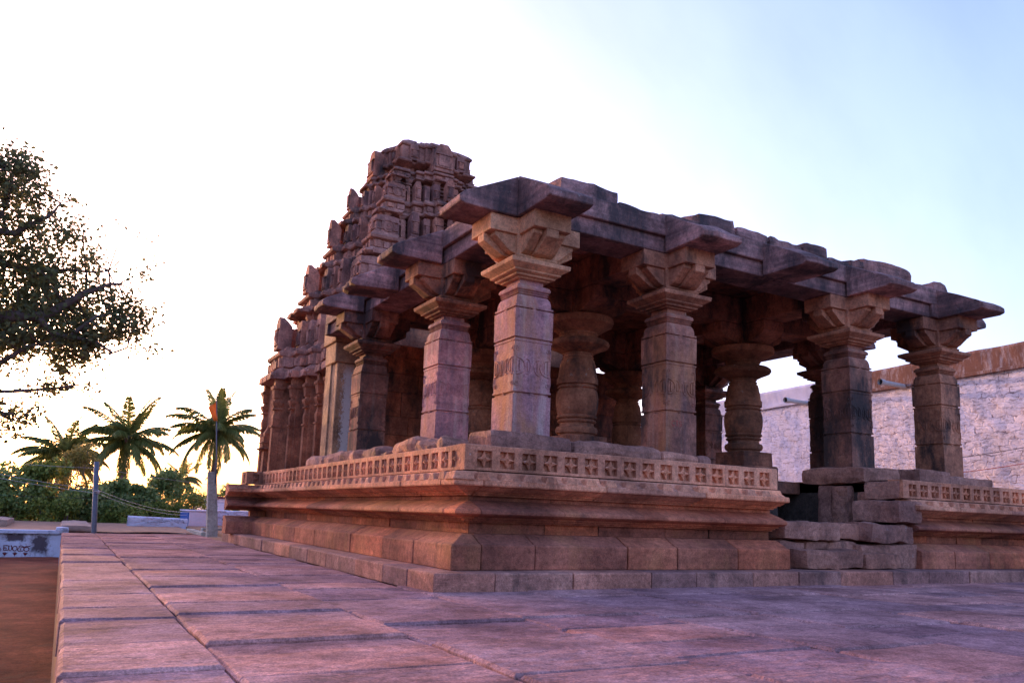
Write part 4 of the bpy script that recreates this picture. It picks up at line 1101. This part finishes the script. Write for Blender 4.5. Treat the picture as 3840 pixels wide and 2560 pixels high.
e = empty('flag_mast', (.5, 18, -3.2), 'grey concrete post carrying a tall thin pole with an orange flag', 'flag mast')
mb = MB(); mb.loft([[(.55-a, 17.87, z), (.55+a, 17.87, z), (.55+a, 18.13, z), (.55-a, 18.13, z)] for z, a in ((-3.2, .17), (0, .155))] + [[(.395-a, 17.89, z), (.395+a, 17.89, z), (.395+a, 18.11, z), (.395-a, 18.11, z)] for z, a in ((1.84, .125),)])
mb.build('post', M['conc'], e, bevel=.012)
mb = MB(); mb.tube([(.50, 17.85, 1.5), (.46, 17.85, 2.3), (.27, 17.85, 4.5)], [.022, .02, .012], 8); mb.build('pole', M['steel'], e, smooth=True)
mb = MB(); nx = 8; V = []
for j in range(nx+1):
    v = j/nx
    for i in range(nx+1):
        u = i/nx; wdt = .33*(1-.55*v) if v > .2 else .33*(.25+.75*v/.2)
        V.append((.315+.10*v*.3 - u*wdt*.85+.05*v, 17.84+.05*math.sin(u*7+v*3), 4.02 - v*.62 - u*.10*(1-v)))
F = [(j*(nx+1)+i, j*(nx+1)+i+1, (j+1)*(nx+1)+i+1, (j+1)*(nx+1)+i) for j in range(nx) for i in range(nx)]
mb.add(V, F); fl = mb.build('flag', leafmat('saffron_cloth', (.62, .27, .06), (.66, .30, .08), (.70, .33, .10), .45), e, smooth=True)
sm = fl.modifiers.new('thick', 'SOLIDIFY'); sm.thickness = .004

M['houseW'] = whitewash('pale_blue_limewash', (.68, .68, .80), (.36, .32, .36), .5, 0, rub=4)
M['houseP'] = plain('pinkish_white_plaster', (.74, .66, .74), .9, var=.08)
M['blue'] = plain('blue_paint', (.03, .12, .42), .6, bump=0); M['maroonc'] = plain('maroon_trim', (.22, .05, .06), .8, bump=0)
def building(name, label, cat='building'): return empty(name, (0, 30, -3.2), label, cat)
e = building('garden_wall', 'low curved-top bluish whitewashed wall left of the concrete post', 'wall')
mb = MB(); 
V = []; nx = 24
for i in range(nx+1):
    x = lerp(-1.30, 1.0, i/nx); zt = lerp(.31, .25, i/nx) + .015*noise.noise((x*3, 1, 1)); x_ = x
    for y, z, dx in ((27, -3.2, 0), (27, zt-.07, .10), (27.04, zt-.02, .12), (27.3, zt, .12), (27.35, -3.2, 0)): V.append((x_ + (dx if i == 0 else 0), y + .02*noise.noise((x*2, z*2, 5)), z))
F = [(i*5+k, i*5+k+1, (i+1)*5+k+1, (i+1)*5+k) for i in range(nx) for k in range(4)] + [tuple(range(5)), tuple(nx*5+k for k in range(5))]
mb.add(V, F); mb.build('masonry', M['houseW'], e)
e = building('small_house', 'small pale house with a bright blue side wall behind the concrete post')
mb = MB(); mb.box(1.16, 2.3, 28, 30.5, -3.2, .54); mb.build('wall', M['houseP'], e, bevel=.02)
mb = MB(); mb.box(1.10, 1.155, 28.02, 30.4, -3.2, .50); mb.build('side_panel', M['blue'], e)
mb = MB(); mb.box(1.08, 2.35, 27.96, 30.55, .545, .60); mb.build('roof_slab', M['houseP'], e, bevel=.01)
e = building('house', 'distant pinkish white house with a flat maroon-edged roof')
mb = MB(); mb.box(3.46, 4.55, 40, 44, -3.2, 1.24); mb.box(4.56, 6.0, 40.4, 44, -3.2, .52); mb.build('wall', M['houseP'], e, bevel=.02)
mb = MB(); mb.box(3.36, 4.75, 39.85, 44.1, 1.245, 1.32); mb.build('roof', M['maroonc'], e, bevel=.01)
e = building('yard_wall', 'stained whitewashed wall between the concrete post and the temple corner', 'wall')
mb = MB(); rock(mb, 2.0, 6.5, 31, 31.4, -3.2, .60, .04, .3); mb.build('masonry', M['houseW'], e)
e = building('rooftop_ledge', 'dark grey concrete ledge at the foot of the concrete post', 'ledge')
mb = MB(); mb.box(.9, 3.2, 22.4, 22.7, -3.2, .02); mb.box(.42, .62, 19.2, 22.7, -3.2, -.02); mb.build('kerbstones', M['conc'], e, bevel=.02)
e = building('roof_terrace', 'low roof slab around the foot of the concrete post', 'roof')
mb = MB(); mb.box(.63, 3.2, 17.2, 22.3, -3.2, -.16); mb.build('slab', M['conc'], e, bevel=.02)
mb = MB(); mb.tube([(.78, 17.0, -.7), (.78, 17.0, .34), (.77, 17.0, .42), (.73, 17.0, .455), (.68, 17.0, .45), (.655, 17.0, .40)], .026, 8)
tag(mb.build('hooked_pipe', plain('black_pipe', (.03, .04, .05), .4, bump=0), smooth=True), 'small dark hooked pipe standing left of the temple kerb', 'pipe')

# ------------------------------------------------------------------ vegetation
class Leaves:
    def __init__(s): s.v = []; s.f = []; s.t = []
    def leaf(s, c, size, asp=.55, tone=None, droop=0):
        n_ = Vector((random.gauss(0, 1), random.gauss(0, 1), random.gauss(0, 1)+.6)).normalized()
        a = n_.cross(Vector((random.random()-.5, random.random()-.5, random.random()-.5-droop))).normalized(); b = n_.cross(a)
        c = Vector(c); k = len(s.v); L = size*random.uniform(.7, 1.25)
        s.v += [tuple(c-a*L*.5), tuple(c+b*L*asp*.5-a*L*.08+n_*L*.06), tuple(c+a*L*.55), tuple(c-b*L*asp*.5-a*L*.08+n_*L*.06)]
        s.f.append((k, k+1, k+2, k+3)); s.t.append(random.uniform(-.5, .5) if tone is None else tone)
    def build(s, name, mat, parent):
        me = bpy.data.meshes.new(name); me.from_pydata(s.v, [], s.f)
        at = me.attributes.new('tone', 'FLOAT', 'FACE'); at.data.foreach_set('value', s.t); me.materials.append(mat)
        o = link(bpy.data.objects.new(name, me)); put(o, parent, (0, 0, 0)); return o

M['bark'] = plain('grey_brown_bark', (.14, .095, .08), .9, var=.35, scale=6, bump=.7)
M['pipal'] = leafmat('dark_green_leaf', (.08, .08, .035), (.13, .135, .055), (.20, .21, .08), .5)
M['bush1'] = leafmat('shrub_leaf', (.09, .12, .025), (.18, .22, .045), (.34, .38, .08), .4)
M['bush2'] = leafmat('teak_leaf', (.10, .15, .045), (.20, .27, .08), (.38, .44, .17), .4)
M['bush3'] = leafmat('yellowing_leaf', (.16, .13, .03), (.26, .21, .05), (.38, .32, .08), .4)
M['palm'] = leafmat('palm_leaf', (.09, .12, .03), (.17, .20, .05), (.30, .32, .10), .45)

def inside(poly, x, y):
    r = False; j = len(poly)-1
    for i in range(len(poly)):
        xi, yi = poly[i]; xj, yj = poly[j]
        if (yi > y) != (yj > y) and x < (xj-xi)*(y-yi)/(yj-yi)+xi: r = not r
        j = i
    return r

def big_tree():
    e = empty('fig_tree', (-8.6, 10.3, -.9), 'large dark leafy tree leaning in from the left, grey limbs showing', 'tree')
    crown = [(-5.5, 7.75), (-4.95, 7.7), (-4.75, 7.2), (-4.35, 6.95), (-3.9, 6.45), (-3.35, 6.25), (-2.9, 5.95), (-2.55, 5.5), (-2.4, 5.0), (-2.28, 4.7), (-2.45, 4.35), (-2.75, 4.15), (-3.1, 4.05), (-3.3, 3.75), (-3.5, 3.4), (-3.6, 3.2), (-3.9, 2.9), (-4.0, 2.6), (-4.4, 2.2), (-4.9, 1.9), (-7, 1.9), (-11, 4), (-11, 8.5), (-8, 10), (-6.5, 8.6)]
    limbs = []
    def limb(pts, r0, r1):
        P = [Vector(q) for q in pts]; out = []
        for i in range(len(P)-1):
            for t in range(5): 
                u = t/5; q = P[i].lerp(P[i+1], u); q += Vector((noise.noise(q*1.3), noise.noise(q*1.3+Vector((9, 0, 0))), noise.noise(q*1.3+Vector((0, 9, 0)))))*.09*min(1, (i+u)); out.append(q)
        out.append(P[-1]); m = len(out); limbs.append((out, [lerp(r0, r1, (i/(m-1))**.8) for i in range(m)])); return out
    limb([(-8.6, 10.3, -1.0), (-8.5, 10.3, 1.0), (-8.2, 10.2, 2.6), (-7.9, 10.2, 3.6)], .55, .38)
    limb([(-8.2, 10.2, 2.7), (-6.8, 10.0, 3.95), (-5.6, 9.9, 4.35), (-4.9, 9.9, 4.22), (-4.2, 9.9, 4.38), (-3.6, 9.8, 4.9), (-3.0, 9.7, 5.2)], .26, .03)
    limb([(-4.35, 9.9, 4.36), (-4.0, 9.8, 4.05), (-3.75, 9.75, 4.0), (-3.35, 9.7, 4.45), (-3.05, 9.7, 4.55)], .075, .02)
    limb([(-3.75, 9.75, 4.02), (-3.3, 9.7, 3.95), (-3.0, 9.7, 3.78), (-2.7, 9.7, 3.95), (-2.35, 9.7, 3.9), (-2.1, 9.7, 3.88)], .04, .006)
    limb([(-7.9, 10.2, 3.5), (-7.0, 10.3, 5.2), (-5.9, 10.3, 6.0), (-5.2, 10.3, 6.4), (-5.1, 10.2, 7.3)], .30, .02)
    limb([(-5.7, 10.3, 6.1), (-4.9, 10.2, 6.0), (-4.4, 10.1, 6.5), (-4.2, 10.1, 6.8)], .10, .015)
    limb([(-5.9, 10.3, 5.9), (-5.0, 10.4, 5.45), (-4.2, 10.3, 5.4), (-3.2, 10.3, 5.6)], .11, .015)
    limb([(-8.2, 10.2, 2.4), (-6.8, 9.9, 2.7), (-5.4, 9.7, 2.75), (-4.7, 9.6, 2.85), (-4.0, 9.6, 2.95), (-3.55, 9.6, 3.05), (-3.25, 9.6, 3.1)], .085, .005)
    limb([(-3.75, 9.6, 3.02), (-3.65, 9.6, 3.3), (-3.55, 9.6, 3.45)], .02, .006)
    limb([(-6.0, 9.8, 2.75), (-5.0, 9.7, 3.2), (-4.4, 9.6, 3.7), (-4.0, 9.5, 3.9)], .10, .012)
    limb([(-5.6, 9.8, 2.7), (-4.9, 9.6, 2.5), (-4.3, 9.6, 2.4)], .05, .006)
    limb([(-7.9, 10.2, 3.5), (-8.6, 10.6, 5.5), (-9.2, 10.8, 7.5)], .28, .03)
    nodes = [q for P, r in limbs for q in P[2:]]
    lv = Leaves(); tw = []
    n = 0; tries = 0
    while n < 600 and tries < 20000:
        tries += 1
        x, z = random.uniform(-9.5, -2.0), random.uniform(2.0, 9.4)
        if not inside(crown, x, z): continue
        vis = x > -6.2
        if not vis and random.random() < .72: continue
        gap = noise.noise((x*1.05, z*1.05, 4.0))
        if gap < -.15 and random.random() < .9: continue
        if z < 3.5 and random.random() < .25: continue
        y = 10 + random.uniform(-.8, 1.5)
        c = Vector((x, y, z)); near = min(nodes, key=lambda q: (q-c).length_squared)
        if (near-c).length > 1.9: continue
        mid = near.lerp(c, .5) + Vector((0, 0, -.06)); tw.append([near, mid, c, c+(c-near)*.25+Vector((0, 0, -.05))])
        r = random.uniform(.22, .42)
        for k in range(int((62 if z > 3.5 else 26)*random.uniform(.6, 1.3)) if vis else 26):
            v = Vector([max(-1.1, min(1.1, random.gauss(0, .55))) for _ in range(3)])*r*(.62 if z < 3.6 else 1.0); v.z *= .8
            lv.leaf(c+v, .088, .8, droop=.5)
        n += 1
    # sparse sprays on the outer twigs
    for cx, cz, m in [(-2.15, 3.9, 26), (-2.3, 4.0, 22), (-2.4, 3.82, 12), (-2.7, 3.82, 10), (-3.3, 3.02, 20), (-3.2, 3.12, 14), (-3.5, 2.98, 12), (-3.6, 3.4, 8), (-4.2, 2.85, 22), (-4.0, 2.9, 14), (-4.3, 2.45, 24), (-4.5, 2.3, 22), (-4.15, 2.55, 14), (-4.7, 2.2, 20), (-4.95, 2.4, 26), (-3.45, 3.65, 16), (-3.15, 3.55, 10), (-4.6, 3.55, 34), (-4.9, 3.35, 34), (-4.35, 3.5, 28), (-5.1, 3.05, 30), (-4.7, 3.15, 24), (-4.45, 3.2, 18), (-5.2, 3.6, 30), (-4.1, 3.55, 20), (-2.35, 5.7, 10), (-2.6, 6.2, 8), (-3.0, 6.45, 10), (-2.15, 4.95, 8)]:
        c = Vector((cx, 9.65, cz)); near = min(nodes, key=lambda q: (q-c).length_squared)
        tw.append([near, near.lerp(c, .5)+Vector((0, 0, .03)), c])
        for k in range(m): lv.leaf(c+Vector((random.gauss(0, .12), random.gauss(0, .1), random.gauss(0, .085))), .082, .8, droop=.5)
    mb = MB()
    for P, r in limbs: mb.tube(P, r, 9)
    for P in tw: mb.tube(P, [.017, .012, .007, .004][:len(P)], 5)
    mb.build('trunk', M['bark'], e, smooth=True)
    lv.build('crown', M['pipal'], e)
big_tree()

def bush(x, y, zb, r, h, n, size, mat, label, lumps=16, asp=.6, cat='shrub', trunk=True):
    e = empty('leafy_shrub', (x, y, zb), label, cat, 'shrubs behind the low white building')
    lv = Leaves(); mb = MB(); cs = []
    for i in range(lumps):
        a = random.uniform(0, 2*PI); rr = r*math.sqrt(random.random())*.8; t = random.random()**.7
        hz = zb + h*(.42+.50*t)*(1-.12*(rr/r)**2)
        cs.append((Vector((x+rr*math.cos(a), y+rr*math.sin(a)*.6, hz)), random.uniform(.34, .6)*r*.8))
    cs.append((Vector((x, y, zb+h*.85)), r*.3))
    for c, q in cs:
        mb.tube([(x, y, zb), tuple(Vector((x, y, zb)).lerp(c, .5)+Vector((.05, .05, .1))), tuple(c)], [.05, .03, .012], 6)
        for k in range(n//len(cs)):
            v = Vector((random.gauss(0, 1), random.gauss(0, 1), random.gauss(0, 1))).normalized()*q*random.uniform(.45, 1.08); v.z *= .8
            lv.leaf(c+v, size, asp)
    mb.build('stems', M['bark'], e, smooth=True); lv.build('crown', mat, e)
Z0 = -3.2
# x, y, radius, height, leaves, size, material
H_ = 1.2
for b in [(-8.3, 32.5, 1.6, 4.4, 2600, .20, 'bush1', 'dark shrub at the far left behind the long parapet'),
          (-6.2, 32, 1.5, 4.6, 3600, .22, 'bush2', 'broad-leaved shrub left of the yellowing bush'),
          (-4.5, 33, 1.4, 5.05, 3600, .20, 'bush1', 'green shrub just left of the metal pole'),
          (-3.3, 34, 1.25, 5.9, 3400, .13, 'bush3', 'yellow-brown bush, tallest mass left of the metal pole'),
          (-2.3, 32, 1.2, 4.6, 3200, .22, 'bush2', 'broad-leaved shrub behind the metal pole'),
          (-1.2, 34.5, 1.3, 5.3, 3000, .24, 'bush2', 'large-leaved shrub right of the metal pole'),
          (-.1, 33.5, 1.1, 4.95, 2800, .22, 'bush2', 'large-leaved shrub under the middle palm crown'),
          (1.0, 34.8, 1.2, 5.55, 2400, .22, 'bush2', 'tall loose shrub reaching the sky left of the flag mast'),
          (.6, 32.2, 1.1, 4.1, 2800, .15, 'bush1', 'fine-leaved shrub above the curved white wall'),
          (2.1, 33.5, 1.2, 4.6, 3000, .13, 'bush1', 'fine-leaved shrub directly left of the concrete post'),
          (-5.6, 31.2, 1.1, 3.8, 2400, .17, 'bush1', 'low shrub in front, left of the metal pole'),
          (-3.6, 31, 1.1, 3.7, 2400, .16, 'bush1', 'low shrub in front, right behind the metal pole foot'),
          (-1.2, 31.4, 1.2, 3.75, 2600, .16, 'bush1', 'low dark shrub left of the curved white wall'),
          (-7.2, 31, 1.2, 3.7, 2200, .17, 'bush1', 'low dark shrub behind the left mud parapet')]:
    bush(b[0], b[1], Z0, b[2]*1.12, b[3]*(H_ if b[0] < -2.5 else 1.07), int(b[4]*1.7), b[5]*.85, M[b[6]], b[7])

def palm(x, y, zc, R_, nf, label, lean=0.0, thick=.14, seed=1, zb=Z0, up_bias=0.0):
    rnd = random.Random(seed)
    e = empty('coconut_palm', (x-lean, y, zb), label, 'palm tree', 'coconut palms beyond the terrace')
    mb = MB(); mb.tube([(x-lean*(1-t)**1.5, y, lerp(zb, zc, t)) for t in [i/10 for i in range(11)]], [lerp(thick*1.4, thick*.8, i/10) for i in range(11)], 9)
    mb.lathe(x, y, [(zc-.25, thick*.8), (zc-.05, thick*1.7), (zc+.15, thick*1.3), (zc+.5, .04)], 10)
    mb.build('trunk', M['bark'], e, smooth=True)
    fr = MB()
    for i in range(nf):
        az = i*2.39996 + rnd.uniform(-.25, .25); u = i/(nf-1)
        el = (lerp(78, -40, u**.9) + rnd.uniform(-13, 13)) if i < nf-3 else rnd.uniform(-78, -62)
        L = R_*rnd.uniform(.9, 1.12)*(.95 if el > 60 else 1.0)
        droop = rnd.uniform(.45, .75)*(1.15 if el < 55 else .5)
        pts = []; m = 12; pos = Vector((x, y, zc+.12)); ang = R(el)
        for k in range(m+1):
            pts.append(pos.copy()); pos = pos + Vector((math.cos(az)*math.cos(ang), math.sin(az)*math.cos(ang), math.sin(ang)))*(L/m); ang -= droop*1.9/m*(.5+k/m)
        fr.tone = rnd.uniform(-.4, .4)
        fr.tube(pts, [lerp(.035, .008, k/m) for k in range(m+1)], 4)
        side = Vector((-math.sin(az), math.cos(az), 0))
        nl = 84
        for k in range(nl):
            t = .10 + .9*k/nl; q = t*m; a = min(int(q), m-1); c = pts[a].lerp(pts[a+1], q-a); d = (pts[a+1]-pts[a]).normalized()
            ll = L*.27*math.sin(PI*(.12+.80*t))**.6*(1-.45*t)*rnd.uniform(.85, 1.1)
            upv = side.cross(d)
            for s in (-1, 1):
                dr = (side*s*.78 + d*.62 - Vector((0, 0, 1))*rnd.uniform(.35, 1.05)*(1-.85*max(0, d.z))).normalized()
                w_ = d*.020*R_/2.4*1.25; mid = c + dr*ll*.55 + Vector((0, 0, .02)); tip = c + dr*ll - Vector((0, 0, ll*.22))
                fr.tone = rnd.uniform(-.5, .5)
                fr.add([tuple(c-w_*.6), tuple(c+w_*.6), tuple(mid+w_), tuple(tip), tuple(mid-w_)], [(0, 1, 2, 3, 4)])
    me = fr
    o = fr.build('fronds', M['palm'], e)
    return e
palm(-.52, 45, 4.45, 3.05, 30, 'middle coconut palm with full drooping crown above the shrubs', lean=.25, seed=3)
palm(4.55, 45, 5.35, 3.0, 32, 'right coconut palm rising behind the orange flag', lean=0, seed=5)
palm(-3.6, 47, 3.3, 3.0, 26, 'left coconut palm half hidden behind the yellowing bush', lean=.2, seed=8)
palm(3.55, 52, 2.45, 1.7, 20, 'small palm left of the concrete post, low over the shrubs', lean=0, seed=11, thick=.10)
bush(8.1, 60, Z0, 1.5, 6.0, 1800, .26, M['bush2'], 'distant tree between the pinkish house and the temple corner', cat='tree')

# horizon planting far away, one mass
lv = Leaves()
for i in range(9000):
    a = R(random.uniform(-75, 80)); d_ = random.uniform(150, 190); lv.leaf((d_*math.sin(a), d_*math.cos(a), -3.2+abs(random.gauss(0, 1.6))), 1.6, .8)
o = lv.build('tree_line', M['bush1'], None); tag(o, kind='stuff')
